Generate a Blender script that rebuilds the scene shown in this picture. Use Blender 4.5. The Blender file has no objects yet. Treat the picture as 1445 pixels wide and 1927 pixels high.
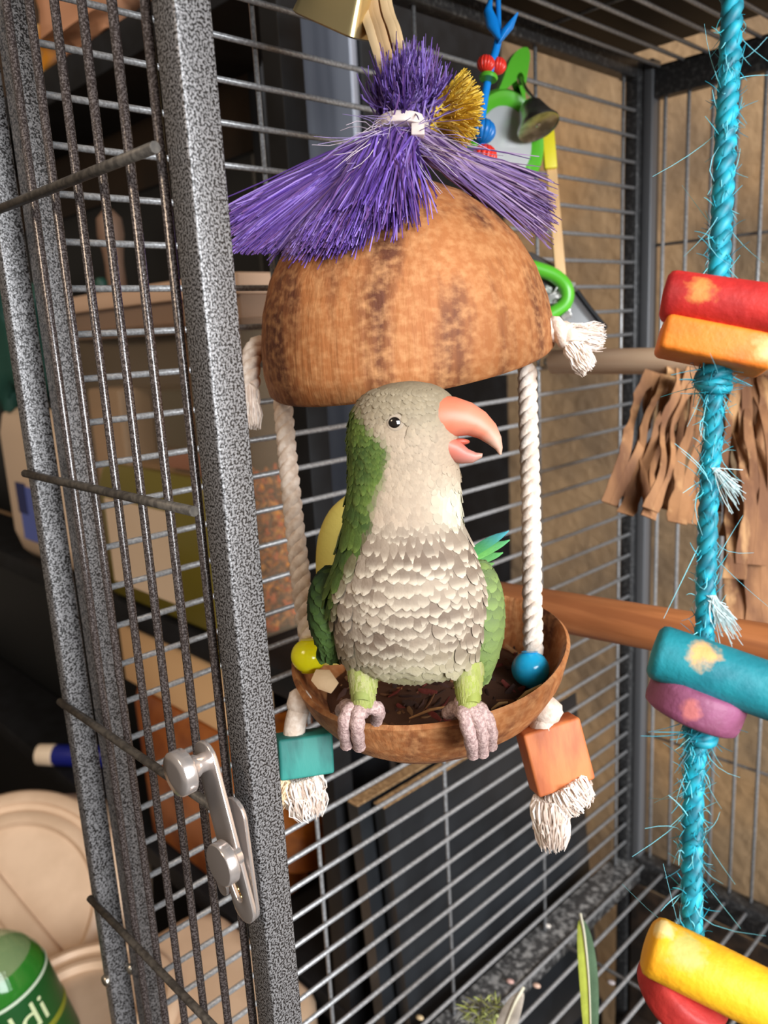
import bpy, bmesh, math, random
from mathutils import Vector as V, Matrix, noise, Euler
random.seed(7)
sc = bpy.context.scene
COL = sc.collection
S = 0.019                       # spacing of the cage bars in metres; plan coordinates below are in bar spacings
W, H, F = 1445.0, 1927.0, 1519.68

# ------------------------------------------------------------------ camera
CAM = V((18.2409, -33.7881, 25.7078)) * S
ROT = Euler((math.radians(77.368), math.radians(3.0506), math.radians(45.615)), 'XYZ')
cd = bpy.data.cameras.new('camera'); co = bpy.data.objects.new('camera', cd); COL.objects.link(co)
co.location = CAM; co.rotation_euler = ROT
cd.sensor_fit = 'AUTO'; cd.sensor_width = 36.0; cd.lens = 36.0 * F / H
cd.clip_start = 0.01; cd.clip_end = 50
cd.dof.use_dof = True; cd.dof.focus_distance = 0.29; cd.dof.aperture_fstop = 13.0
sc.camera = co
RM = ROT.to_matrix()
RT, UP, FW = RM @ V((1, 0, 0)), RM @ V((0, 1, 0)), RM @ V((0, 0, -1))

# ------------------------------------------------------------------ light
w = bpy.data.worlds.new('room_light'); sc.world = w; w.use_nodes = True
bg = w.node_tree.nodes['Background']; bg.inputs[0].default_value = (1.0, 0.83, 0.66, 1); bg.inputs[1].default_value = 0.14

def area(name, loc, target, size, power, color, sizey=None):
    l = bpy.data.lights.new(name, 'AREA'); l.energy = power; l.color = color; l.size = size
    if sizey: l.shape = 'RECTANGLE'; l.size_y = sizey
    o = bpy.data.objects.new(name, l); COL.objects.link(o); o.location = loc
    o.rotation_euler = (V(target) - V(loc)).to_track_quat('-Z', 'Y').to_euler()
    return o
area('window_daylight', (2.0, -0.74, 0.95), (0.0, -0.32, 0.42), 1.1, 84, (0.91, 0.96, 1.0), 1.3)
area('ceiling_lamp', (0.2, -2.1, 1.9), (-0.2, -0.2, 0.2), 0.6, 14, (1.0, 0.79, 0.58))
sc.view_settings.view_transform = 'Standard'; sc.view_settings.look = 'None'
sc.view_settings.exposure = 0.35; sc.view_settings.gamma = 1.0; sc.view_settings.use_curve_mapping = False

# ------------------------------------------------------------------ measuring helpers (photo point + real distance -> place)
def ray(x, y): return RM @ V(((x - W / 2) / F, -(y - H / 2) / F, -1.0))
def at(x, y, D): return CAM + ray(x, y) * D
def onX(x, y, X): d = ray(x, y); return CAM + d * ((X * S - CAM.x) / d.x)
def onY(x, y, Y): d = ray(x, y); return CAM + d * ((Y * S - CAM.y) / d.y)
def onZ(x, y, Z): d = ray(x, y); return CAM + d * ((Z * S - CAM.z) / d.z)
def U(x, y, z): return V((x, y, z)) * S

def lin(r, g, b):
    f = lambda c: c / 12.92 if c <= 0.04045 else ((c + 0.055) / 1.055) ** 2.4
    return (f(r / 255), f(g / 255), f(b / 255), 1.0)

# ------------------------------------------------------------------ materials
MATS = {}
def M(name, col, rough=0.5, metal=0.0, col2=None, scale=60, detail=4, lo=0.4, hi=0.6, stretch=(1, 1, 1), bump=0.0, bscale=None,
      trans=0.0, alpha=1.0, attr=False, col3=None, scale3=20, lo3=0.5, hi3=0.65, voronoi=False, sss=0.0, emis=0.0, coat=0.0, bdist=0.001, patches=None, spec=0.5, stretch3=None):
    if name in MATS: return MATS[name]
    m = bpy.data.materials.new(name); m.use_nodes = True; nt = m.node_tree; N = nt.nodes; L = nt.links
    b = N['Principled BSDF']
    b.inputs['Roughness'].default_value = rough; b.inputs['Metallic'].default_value = metal
    b.inputs['Transmission Weight'].default_value = trans; b.inputs['Alpha'].default_value = alpha
    b.inputs['Coat Weight'].default_value = coat; b.inputs['Specular IOR Level'].default_value = spec
    if sss:
        b.inputs['Subsurface Weight'].default_value = sss; b.inputs['Subsurface Radius'].default_value = (0.006, 0.004, 0.003)
        b.inputs['Subsurface Scale'].default_value = 0.5
    tc = N.new('ShaderNodeTexCoord'); mp = N.new('ShaderNodeMapping'); mp.inputs['Scale'].default_value = stretch
    L.new(tc.outputs['Object'], mp.inputs['Vector'])
    mp3 = mp
    if stretch3:
        mp3 = N.new('ShaderNodeMapping'); mp3.inputs['Scale'].default_value = stretch3; L.new(tc.outputs['Object'], mp3.inputs['Vector'])
    def tex(sc_, det, mp=mp):
        if voronoi:
            t = N.new('ShaderNodeTexVoronoi'); t.inputs['Scale'].default_value = sc_; o = t.outputs['Distance']
        else:
            t = N.new('ShaderNodeTexNoise'); t.inputs['Scale'].default_value = sc_; t.inputs['Detail'].default_value = det; o = t.outputs['Fac']
        L.new(mp.outputs[0], t.inputs['Vector']); return o
    cout = None
    if attr:
        a = N.new('ShaderNodeAttribute'); a.attribute_name = 'col'; cout = a.outputs['Color']
    b.inputs['Base Color'].default_value = col
    def mixin(cout, base, c2, sc_, lo_, hi_, mp=mp):
        t = tex(sc_, detail, mp); r = N.new('ShaderNodeMapRange'); r.inputs['From Min'].default_value = lo_; r.inputs['From Max'].default_value = hi_
        L.new(t, r.inputs['Value'])
        mx = N.new('ShaderNodeMix'); mx.data_type = 'RGBA'
        L.new(r.outputs[0], mx.inputs['Factor'])
        if cout is not None: L.new(cout, mx.inputs['A'])
        else: mx.inputs['A'].default_value = base
        mx.inputs['B'].default_value = c2
        return mx.outputs['Result']
    if col2 is not None: cout = mixin(cout, col, col2, scale, lo, hi)
    if col3 is not None: cout = mixin(cout, col, col3, scale3, lo3, hi3, mp3)
    for (pc_, pr_, pcol) in (patches or []):      # worn spots where the bare wood shows
        vm = N.new('ShaderNodeVectorMath'); vm.operation = 'DISTANCE'; vm.inputs[1].default_value = pc_; L.new(tc.outputs['Object'], vm.inputs[0])
        nz = N.new('ShaderNodeTexNoise'); nz.inputs['Scale'].default_value = 320; nz.inputs['Detail'].default_value = 7; L.new(mp.outputs[0], nz.inputs['Vector'])
        ad = N.new('ShaderNodeMath'); ad.operation = 'MULTIPLY_ADD'; ad.inputs[1].default_value = pr_ * 1.3; L.new(nz.outputs['Fac'], ad.inputs[0]); L.new(vm.outputs['Value'], ad.inputs[2])
        r = N.new('ShaderNodeMapRange'); r.inputs['From Min'].default_value = pr_ * 1.25; r.inputs['From Max'].default_value = pr_ * 1.75; r.inputs['To Min'].default_value = 1; r.inputs['To Max'].default_value = 0
        L.new(ad.outputs[0], r.inputs['Value'])
        mx = N.new('ShaderNodeMix'); mx.data_type = 'RGBA'; L.new(r.outputs[0], mx.inputs['Factor'])
        if cout is not None: L.new(cout, mx.inputs['A'])
        else: mx.inputs['A'].default_value = col
        mx.inputs['B'].default_value = pcol; cout = mx.outputs['Result']
    if cout is not None: L.new(cout, b.inputs['Base Color'])
    if bump:
        t = tex(bscale or scale, 5); bp = N.new('ShaderNodeBump'); bp.inputs['Strength'].default_value = bump; bp.inputs['Distance'].default_value = bdist
        L.new(t, bp.inputs['Height']); L.new(bp.outputs[0], b.inputs['Normal'])
    MATS[name] = m; return m

hammer = M('hammered_grey_paint', (0.016, 0.013, 0.012, 1), 0.33, 0.25, (0.225, 0.215, 0.215, 1), 1350, 2, 0.43, 0.56, bump=0.35, bscale=1500, bdist=0.0006)
barm = M('lit_bar_paint', (0.24, 0.235, 0.235, 1), 0.30, 0.30, (0.40, 0.40, 0.41, 1), 700, 2, 0.4, 0.65, bump=0.22, bscale=700, bdist=0.0005)  # lit copy of the cage paint: window light raised into its grey
barf = M('brown_grey_bar_paint', (0.038, 0.028, 0.026, 1), 0.20, 0.25, (0.15, 0.125, 0.12, 1), 1300, 2, 0.45, 0.62, bump=0.22, bscale=1300, bdist=0.0004, spec=1.0)
railm = M('dark_rail_paint', (0.035, 0.034, 0.035, 1), 0.42, 0.3, (0.12, 0.118, 0.115, 1), 300, 3, 0.5, 0.75, bump=0.25, bscale=500)
dirtym = M('soiled_rail_paint', (0.06, 0.058, 0.058, 1), 0.5, 0.2, (0.36, 0.35, 0.34, 1), 230, 8, 0.47, 0.66, bump=0.4, bscale=160)
nickel = M('polished_nickel', (0.74, 0.66, 0.62, 1), 0.2, 0.8)
steel = M('zinc_screw', (0.55, 0.50, 0.42, 1), 0.3, 1.0)
plaster = M('knockdown_plaster', lin(176, 144, 108), 0.85, 0, lin(140, 116, 90), 9, 4, 0.45, 0.62, bump=0.55, bscale=60, bdist=0.005, col3=lin(194, 150, 102), scale3=5, lo3=0.52, hi3=0.7)
floorm = M('dark_floor', lin(52, 42, 34), 0.6)
blackp = M('black_furniture_paint', lin(17, 16, 17), 0.6, 0, lin(24, 24, 26), 40, spec=0.25)
blackboard = M('black_laminate', lin(40, 42, 45), 0.32, 0, lin(30, 31, 33), 14)
chip = M('raw_chipboard', lin(176, 140, 98), 0.8, 0, lin(130, 98, 64), 400, 3)
greyfront = M('streaked_grey', lin(150, 153, 164), 0.4, 0.2, lin(112, 115, 126), 30, 2, 0.35, 0.65, stretch=(1, 1, 0.1))
beige = M('beige_plastic', lin(214, 182, 152), 0.45, 0, lin(204, 172, 142), 30)
coco = M('coconut_husk', lin(164, 100, 52), 0.75, 0, lin(92, 46, 22), 70, 7, 0.44, 0.66, stretch=(1, 1, 0.10), bump=0.5, bscale=420, bdist=0.001, col3=lin(196, 140, 90), scale3=420, lo3=0.42, hi3=0.85, stretch3=(0.6, 0.6, 0.8))
cocoin = M('coconut_inside', lin(128, 78, 44), 0.7, 0, lin(90, 52, 28), 90, 5, bump=0.3)
cotton = M('white_cotton', lin(238, 222, 208), 0.9, 0, lin(214, 192, 174), 260, 3, bump=0.35, bscale=900)
fibre = M('dyed_fibre', (1, 1, 1, 1), 0.55, attr=True)
husk = M('wood_chips', (1, 1, 1, 1), 0.8, attr=True, bump=0.3, bscale=500)
birdm = M('plumage', (1, 1, 1, 1), 0.75, attr=True, bump=0.35, bscale=700, bdist=0.0006)
keratin = M('beak_horn', (1, 1, 1, 1), 0.5, attr=True, sss=0.1)
skin = M('foot_skin', lin(186, 158, 152), 0.6, 0, lin(150, 122, 118), 900, 3, bump=0.5, bscale=1400)
eyem = M('eye_black', (0.008, 0.006, 0.005, 1), 0.06, coat=1.0)

# ------------------------------------------------------------------ mesh builder
class MB:
    def __init__(s): s.v = []; s.f = []; s.c = []; s.cur = (1, 1, 1, 1)
    def add(s, vs, fs, cols=None):
        o = len(s.v); s.v += [V(p) for p in vs]; s.f += [tuple(i + o for i in f) for f in fs]
        s.c += cols if cols else [s.cur] * len(vs)
        return s
    def box(s, a, b):
        (x0, y0, z0), (x1, y1, z1) = a, b
        return s.add([(x0,y0,z0),(x1,y0,z0),(x1,y1,z0),(x0,y1,z0),(x0,y0,z1),(x1,y0,z1),(x1,y1,z1),(x0,y1,z1)],
                     [(3,2,1,0),(4,5,6,7),(0,1,5,4),(1,2,6,5),(2,3,7,6),(3,0,4,7)])
    def obox(s, c, ax, ay, az):
        c, ax, ay, az = V(c), V(ax), V(ay), V(az)
        return s.add([c-ax-ay-az,c+ax-ay-az,c+ax+ay-az,c-ax+ay-az,c-ax-ay+az,c+ax-ay+az,c+ax+ay+az,c-ax+ay+az],
                     [(3,2,1,0),(4,5,6,7),(0,1,5,4),(1,2,6,5),(2,3,7,6),(3,0,4,7)])
    def rings(s, rr, cap=True, cols=None):
        n = len(rr[0]); vs = [p for r in rr for p in r]; fs = []
        for i in range(len(rr) - 1):
            for j in range(n):
                k = (j + 1) % n
                fs.append((i*n+j, i*n+k, (i+1)*n+k, (i+1)*n+j))
        if cap: fs += [tuple(range(n-1, -1, -1)), tuple((len(rr)-1)*n + j for j in range(n))]
        return s.add(vs, fs, cols)
    def tube(s, pts, r, n=8, cap=True, phase=0.0, cols=None, flat=1.0):
        pts = [V(p) for p in pts]; m = len(pts); rr = []
        rad = r if isinstance(r, (list, tuple)) else [r] * m
        t = (pts[1] - pts[0]).normalized(); x = t.orthogonal().normalized()
        for i, p in enumerate(pts):
            t2 = (pts[min(i+1, m-1)] - pts[max(i-1, 0)])
            t2 = t2.normalized() if t2.length > 1e-9 else t
            x = (x - t2 * x.dot(t2)); x = x.normalized() if x.length > 1e-6 else t2.orthogonal().normalized()
            y = t2.cross(x); t = t2
            rr.append([p + x * math.cos(phase + 2*math.pi*j/n) * rad[i] + y * math.sin(phase + 2*math.pi*j/n) * rad[i] * flat for j in range(n)])
        cc = None
        if cols: cc = [c for c in cols for _ in range(n)]
        return s.rings(rr, cap, cc)
    def lathe(s, o, A, prof, n=32, X=None, cols=None, rf=None):
        o, A = V(o), V(A).normalized(); X = V(X) if X is not None else A.orthogonal()
        X = (X - A * X.dot(A)).normalized(); Y = A.cross(X); rr = []
        for r, h in prof:
            rr.append([o + A*h + (X*math.cos(2*math.pi*j/n) + Y*math.sin(2*math.pi*j/n)) * max(r, 1e-5) * (rf(2*math.pi*j/n, h) if rf else 1) for j in range(n)])
        cc = None
        if cols: cc = [c for c in cols for _ in range(n)]
        return s.rings(rr, True, cc)
    def ell(s, c, ax, ay, az, n=16, m=10, fn=None):
        c, ax, ay, az = V(c), V(ax), V(ay), V(az); rr = []
        for i in range(m + 1):
            th = math.pi * (0.02 + 0.96 * i / m)
            rr.append([c + az*math.cos(th) + (ax*math.cos(2*math.pi*j/n) + ay*math.sin(2*math.pi*j/n)) * math.sin(th) * (fn(th, 2*math.pi*j/n) if fn else 1) for j in range(n)])
        return s.rings(rr)

def vary(c, a):
    k = 1 + random.uniform(-a, a); return (c[0]*k, c[1]*k, c[2]*k, 1)
def bez(p0, p1, p2, n=8):
    p0, p1, p2 = V(p0), V(p1), V(p2)
    return [p0*(1-t)**2 + p1*2*t*(1-t) + p2*t*t for t in (i/n for i in range(n+1))]
def smooth(pts, n=6):
    pts = [V(p) for p in pts]; out = []
    for i in range(len(pts) - 1):
        a, b, c, d = pts[max(i-1,0)], pts[i], pts[i+1], pts[min(i+2,len(pts)-1)]
        for k in range(n):
            t = k / n
            out.append(0.5*((2*b) + (c-a)*t + (2*a-5*b+4*c-d)*t*t + (3*b-a-3*c+d)*t**3))
    out.append(pts[-1]); return out

def ORG(parent):
    o = V((0, 0, 0))
    while parent is not None: o += parent.location; parent = parent.parent
    return o
def mk(name, mb, mat, parent=None, smooth_=True, bevel=0.0, sub=0, kind=None, label=None):
    org = ORG(parent)
    if parent is None:
        xs = [p.x for p in mb.v]; ys = [p.y for p in mb.v]; zs = [p.z for p in mb.v]
        org = V(((min(xs)+max(xs))/2, (min(ys)+max(ys))/2, min(zs)))
    me = bpy.data.meshes.new(name); me.from_pydata([tuple(p - org) for p in mb.v], [], mb.f)
    if mat.name in ('dyed_fibre', 'wood_chips', 'plumage', 'beak_horn', 'crumpled_paper', 'feather_vane'):
        at_ = me.attributes.new('col', 'FLOAT_COLOR', 'POINT')
        at_.data.foreach_set('color', [x for c in mb.c for x in c])
    me.materials.append(mat)
    if smooth_:
        me.polygons.foreach_set('use_smooth', [True] * len(me.polygons))
    me.update()
    o = bpy.data.objects.new(name, me); COL.objects.link(o)
    if parent is None: o.location = org
    else: o.parent = parent
    if bevel:
        b = o.modifiers.new('bevel', 'BEVEL'); b.width = bevel; b.segments = 3; b.limit_method = 'ANGLE'; b.angle_limit = math.radians(35)
        me.polygons.foreach_set('use_smooth', [True] * len(me.polygons))
    elif smooth_:
        try: me.set_sharp_from_angle(angle=math.radians(50))
        except Exception: pass
    if sub:
        q = o.modifiers.new('sub', 'SUBSURF'); q.levels = sub; q.render_levels = sub
    if kind: o['kind'] = kind
    if label: o['label'] = label
    return o
def tag(o, label, cat, group=None):
    o['label'] = label; o['category'] = cat
    if group: o['group'] = group
    return o
def thing(name, loc, label, cat, group=None):
    o = bpy.data.objects.new(name, None); o.empty_display_size = 0.01; COL.objects.link(o); o.location = loc
    return tag(o, label, cat, group)
def dup(o, loc):
    c = o.copy(); COL.objects.link(c); c.location = loc; return c

def rope_mb(path, R, strands=3, pitch=0.02, n=7, mb=None, cols=None, rs=0.56, sides=7):
    """twisted rope: strands wound round the path"""
    mb = mb or MB(); path = smooth(path, 10); L = [0]
    for i in range(1, len(path)): L.append(L[-1] + (path[i]-path[i-1]).length)
    step = pitch / 9; N = max(4, int(L[-1] / step)); pts = []; fr = []
    x = None
    for k in range(N + 1):
        d = L[-1] * k / N; i = 0
        lo, hi = 0, len(L) - 1
        while hi - lo > 1:
            m = (lo + hi) // 2
            if L[m] <= d: lo = m
            else: hi = m
        t = (d - L[lo]) / max(L[lo+1] - L[lo], 1e-9); p = path[lo].lerp(path[lo+1], t)
        tg = (path[min(lo+2, len(path)-1)] - path[max(lo-1, 0)]).normalized()
        x = tg.orthogonal().normalized() if x is None else (x - tg * x.dot(tg)).normalized()
        pts.append((p, x.copy(), tg.cross(x), d))
    for s_ in range(strands):
        ph = 2*math.pi*s_/strands; sp = []; cc = []
        for p, x, y, d in pts:
            a = ph + 2*math.pi*d/pitch
            sp.append(p + (x*math.cos(a) + y*math.sin(a)) * R * 0.5)
        if cols: cc = [cols(random.random(), k / N) for k in range(N + 1)]
        mb.tube(sp, R * rs, sides, cols=cc or None)
    return mb

def hairs(mb, n, src, length, r, colf, curl=0.5, segs=4):
    for _ in range(n):
        p, d = src(); d = d.normalized(); l = length * random.uniform(0.35, 1.0)
        q = V((random.gauss(0,1), random.gauss(0,1), random.gauss(0,1))) * curl
        mb.tube([p + d*l*t + q*l*t*t*0.6 for t in (i/segs for i in range(segs+1))], [r, r, r*0.8, r*0.6, r*0.4][:segs+1], 3, cols=[colf()]*(segs+1))

# ================================================================== the room
def struct(name, mb, mat): o = mk(name, mb, mat, None, False); o['kind'] = 'structure'; return o
struct('floor', MB().box(U(-190, -140, -45), U(90, 12, -42)), floorm)
struct('wall_back', MB().box(U(-190, 12, -42), U(90, 16, 110)), plaster)

# ================================================================== the cage
CW = 24.0
cage = thing('bird_cage', U(11, -13.3, -11), 'large dark grey metal bird cage with hammered finish and open doorway', 'cage')
def panel(name, mb, mat=railm, bev=0.0012): return mk(name, mb, mat, cage, True, bev)
def rod(name, p0, p1, r, mat, n=8):
    """a straight rod mesh centred on its own origin; returns mesh data"""
    d = (p1 - p0) / 2; mb = MB().tube([-d, -d*0.33, d*0.33, d], r, n)
    me = bpy.data.meshes.new(name); me.from_pydata([tuple(p) for p in mb.v], [], mb.f); me.materials.append(mat)
    me.polygons.foreach_set('use_smooth', [len(p.vertices) == 4 for p in me.polygons]); return me
def place(me, name, parent, c):
    o = bpy.data.objects.new(name, me); COL.objects.link(o); o.parent = parent; o.location = c - ORG(parent); return o
BR = 0.00150
# side wall of the cage: horizontal bars
side = panel('side_panel', MB().box(U(-0.45, -26.3, -1.9), U(0.15, -25.72, 35.9)), hammer, 0.0006)
panel('corner_post', MB().box(U(-0.45, -0.85, -10.8), U(0.15, -0.1, 35.9)), railm)
panel('top_rail', MB().box(U(-0.45, -25.72, 35.2), U(0.15, -0.85, 35.9)), railm)
bm_ = rod('side_bar', U(0, -25.9, 0), U(0, -0.5, 0), BR, barm)
for i in range(35): place(bm_, 'bar', side, U(0, -13.2, i))
wm_ = rod('side_wire', U(0, 0, -1.3), U(0, 0, 35.4), BR * 0.85, barm)
for y in (-19.9, -13.85, -7.6, -1.5): place(wm_, 'cross_wire', side, U(-0.15, y, 17.05))
base = panel('base_rail', MB().box(U(-0.6, -26.3, -2.0), U(0.75, -0.1, -1.05)), dirtym)
# back wall: upright bars
back = panel('back_panel', MB().box(U(0.18, -0.55, -10.8), U(0.62, 0.15, 35.9)), M('grey_post_paint', (0.10, 0.10, 0.105, 1), 0.45, 0.2))
mk('top_rail', MB().box(U(0.62, -0.45, 34.4), U(CW, 0.15, 35.6)), railm, back, True, 0.001)
mk('bottom_rail', MB().box(U(0.62, -0.7, -2.2), U(CW, 0.15, -0.75)), railm, back, True, 0.001)
bm_ = rod('back_bar', U(0, 0, -1.4), U(0, 0, 34.6), BR, barm)
for k in range(23): place(bm_, 'bar', back, U(0.97 + k, -0.12, 16.6))
wm_ = rod('back_wire', U(0.4, 0, 0), U(CW, 0, 0), BR * 0.85, barm)
for z in (28.67, 17.2, 5.76): place(wm_, 'cross_wire', back, U(0.2 + CW / 2, 0.05, z))
# narrow front panel beside the doorway
front = panel('front_panel', MB().box(U(-1.18, -26.78, -10.8), U(-0.75, -26.2, 36)), hammer, 0.0010)
mk('door_jamb', MB().box(U(6.48, -26.75, -10.8), U(7.1, -26.1, 36)), hammer, front, True, 0.0010)
mk('top_rail', MB().box(U(-0.75, -26.75, 35.3), U(CW, -26.15, 36)), hammer, front, True, 0.0010)
bm_ = rod('front_bar', U(0, 0, -10.8), U(0, 0, 35.5), 0.00165, barf, 10)
for k in range(6): place(bm_, 'bar', front, U(1.0 + 1.02 * k, -26.62, 12.35))
wm_ = rod('front_wire', U(-0.9, 0, 0), U(6.47, 0, 0), 0.00175, M('brown_bar_paint', (0.045, 0.037, 0.030, 1), 0.5, 0.2, (0.09, 0.075, 0.06, 1), 400), 10)
for z in (28.62, 22.93, 17.2, 11.6): place(wm_, 'cross_wire', front, U(2.785, -26.93, z))
for (x, y) in ((200, 1845), (249, 1822)):
    c = onY(x, y, -26.8) if x < 230 else onX(x, y, -0.7)
    mk('bolt', MB().lathe(c, (0, -1, 0) if x < 230 else (1, 0, 0), [(0.003, -0.001), (0.0032, 0.0004), (0.0028, 0.0014), (0.0012, 0.002)], 14), steel, front)
# roof grid and the black lid board above it
roof = panel('roof_panel', MB().box(U(0.15, -26.1, 35.25), U(CW, -25.6, 35.75)), railm)
bm_ = rod('roof_bar', U(0, -26, 0), U(0, -0.3, 0), BR, barm)
for k in range(23): place(bm_, 'bar', roof, U(0.82 + 1.0 * k, -13.15, 35.55))
wm_ = rod('roof_wire', U(0, 0, 0), U(CW, 0, 0), BR * 0.85, barm)
for y in (-20, -13.8, -7.6): place(wm_, 'cross_wire', roof, U(CW / 2, y, 35.75))
panel('lid_board', MB().box(U(-1.2, -27, 36.6), U(CW + 1, 0.6, 37.1)), blackp)
for x in (4.2, 9.5, 14.8): panel('lid_brace', MB().box(U(-1.0, -26.5 + x, 36.2), U(CW, -26.1 + x, 36.6)), blackp)
# small latches in the far roof corner
for (x, y) in ((1155, 130), (1178, 150), (1308, 155)):
    c = at(x, y, 0.70); mk('corner_hook', MB().tube(smooth([c + V((-.006, 0, .002)), c, c + V((.004, -.003, -.004)), c + V((.008, -.003, .001))], 4), 0.0017, 8), steel, roof)
# floor grid
grate = panel('floor_grate', MB().box(U(0.75, -26.1, -1.35), U(CW, -25.6, -0.85)), railm)
bm_ = rod('grate_bar', U(0, -26, 0), U(0, -0.75, 0), BR * 1.05, barm)
for k in range(22): place(bm_, 'bar', grate, U(0.95 + 1.01 * k, -13.4, -1.0))
wm_ = rod('grate_wire', U(0.4, 0, 0), U(CW, 0, 0), BR, barm)
for y in (-20, -13.8, -7.6): place(wm_, 'cross_wire', grate, U(0.4 + CW / 2, y, -1.2))
panel('tray_and_dark_sheet', MB().box(U(0.3, -26, -10.6), U(CW, -0.6, -10)).box(U(0.3, -0.75, -10.1), U(CW, -0.6, -2.3)),  # tray, plus an added dark sheet for the shade below the grate
      M('tray_brown', lin(66, 50, 38), 0.7, 0, lin(38, 30, 24), 60))
for z in (-3.4, -4.8, -6.2, -7.6): panel('stand_rail', MB().box(U(0.6, -0.3, z - 0.12), U(CW, 0.0, z + 0.12)), railm)
for x, y in ((-1.05, -26.45), (CW, -26.45), (CW, -0.2), (-0.15, -0.45)):
    panel('stand_leg', MB().box(U(x - 0.35, y - 0.35, -42), U(x + 0.35, y + 0.35, -10.8)), railm)

# latch on the door jamb
def plate(path, wid, y0, th, slot=None):
    """flat bar in the plane of the cage front with rounded ends, path given as two points"""
    a, b = path; d = (b - a).normalized(); n = V((0, -1, 0)); s = d.cross(n).normalized(); mb = MB(); out = []
    for k in range(9): t = math.pi * k / 8; out.append(a + s * math.cos(t) * wid - d * math.sin(t) * wid)
    for k in range(9): t = math.pi * k / 8; out.append(b - s * math.cos(t) * wid + d * math.sin(t) * wid)
    if slot:
        inn = []; p, q, r = slot
        for k in range(9): t = math.pi * k / 8; inn.append(p + s * math.cos(t) * r - d * math.sin(t) * r)
        for k in range(9): t = math.pi * k / 8; inn.append(q - s * math.cos(t) * r + d * math.sin(t) * r)
        N = len(out); vs = [v + n*th for v in out] + [v + n*th for v in inn] + out + inn; fs = []
        for i in range(N):
            j = (i + 1) % N
            fs += [(i, j, N+j, N+i), (2*N+j, 2*N+i, 3*N+i, 3*N+j), (i, 2*N+i, 2*N+j, j), (N+j, 3*N+j, 3*N+i, N+i)]
        return mb.add(vs, fs)
    return mb.rings([[v + n*th for v in out], out])
YL = -27.25
pa, pb = onY(392, 1425, YL), onY(463, 1700, YL)
sa, sb_ = onY(440, 1640, YL), onY(456, 1682, YL)
lat = mk('latch', plate((pa, pb), 0.0062, YL, 0.0016, (sa, sb_, 0.0021)), nickel, cage, True, 0.0004, label='shiny nickel latch plate')
ra, rb = onY(447, 1530, -26.95), onY(470, 1695, -26.95)
mk('back_plate', plate((ra, rb), 0.0062, -26.95, 0.0016), nickel, lat, True, 0.0004)
def knob(px, py, R, th, shaft):
    c = onY(px, py, YL) + V((0, -0.0016, 0)); A = (0, -1, 0)
    return MB().lathe(c, A, [(R*0.42, -0.001), (R*0.42, shaft*0.35), (R*0.52, shaft*0.55), (R*0.50, shaft), (R*0.9, shaft), (R, shaft+0.0006), (R, shaft+th-0.0006), (R*0.94, shaft+th), (R*0.5, shaft+th+0.0002)], 40)
mk('thumb_knob', knob(392, 1430, 0.0075, 0.0050, 0.0062), nickel, lat)
mk('thumb_knob', knob(452, 1606, 0.0072, 0.0042, 0.0028), nickel, lat)
mk('washer_tab', plate((onY(418, 1650, -26.9), onY(423, 1668, -26.9)), 0.0030, -26.9, 0.0012), nickel, lat)
for (x, y) in ((451, 1670), (457, 1684)):
    mk('rivet', MB().lathe(onY(x, y, -27.05), (0, -1, 0), [(0.0012, 0), (0.0012, 0.0012), (0.0006, 0.002)], 12), M('brass_rivet', (0.8, 0.55, 0.2, 1), 0.2, 1.0), lat)

# ================================================================== things beyond the cage side
sh = thing('shelving_unit', U(-40, -13, -42), 'black open shelving unit to the left behind the cage side', 'shelf')
for (z0, z1) in ((37.1, 38.6), (11.0, 12.2), (-4.2, -3.0), (-30, -29)):
    mk('shelf_board', MB().rings([[U(-75, -15.5, z), U(-4.75, -15.5, z), U(-5.3, -14.5, z), U(-12.4, -10.4, z), U(-75, -10.4, z)] for z in (z0, z1)]), blackp, sh, False, 0.001)
for x, y in ((-5.7, -15.45), (-13.4, -10.45), (-75, -15.45), (-75, -11.45)):
    mk('upright', MB().box(U(x, y, -42), U(x + 1.0, y + 1.0, 70)), blackp, sh, True, 0.001)
mk('back_panel', MB().box(U(-75, -9.5, 12.2), U(-13.4, -9.3, 70)), M('shaded_wall_brown', lin(72, 50, 28), 0.7, 0, lin(60, 42, 24), 20), sh, False)  # added sheet whose brown stands for the room wall in shade
mk('lower_dark_sheet', MB().box(U(-75, -10.3, -42), U(-13.5, -10.1, 11)), M('matte_black', lin(5, 5, 5)), sh, False)  # added black sheet for the darkness below the middle shelf
cab = thing('tall_cabinet', U(-20.4, 5, -42), 'tall narrow black cabinet with a grey front behind the shelving', 'cabinet')
mk('body', MB().box(U(-24.2, -0.6, -42), U(-16.4, 11.9, 90)), blackp, cab, True, 0.002)
dr = mk('door', MB().box(U(-24.0, -1.2, -38), U(-16.55, -0.65, 89)), greyfront, cab, True, 0.002)  # thin front sheet in streaked grey on the black body
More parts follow.
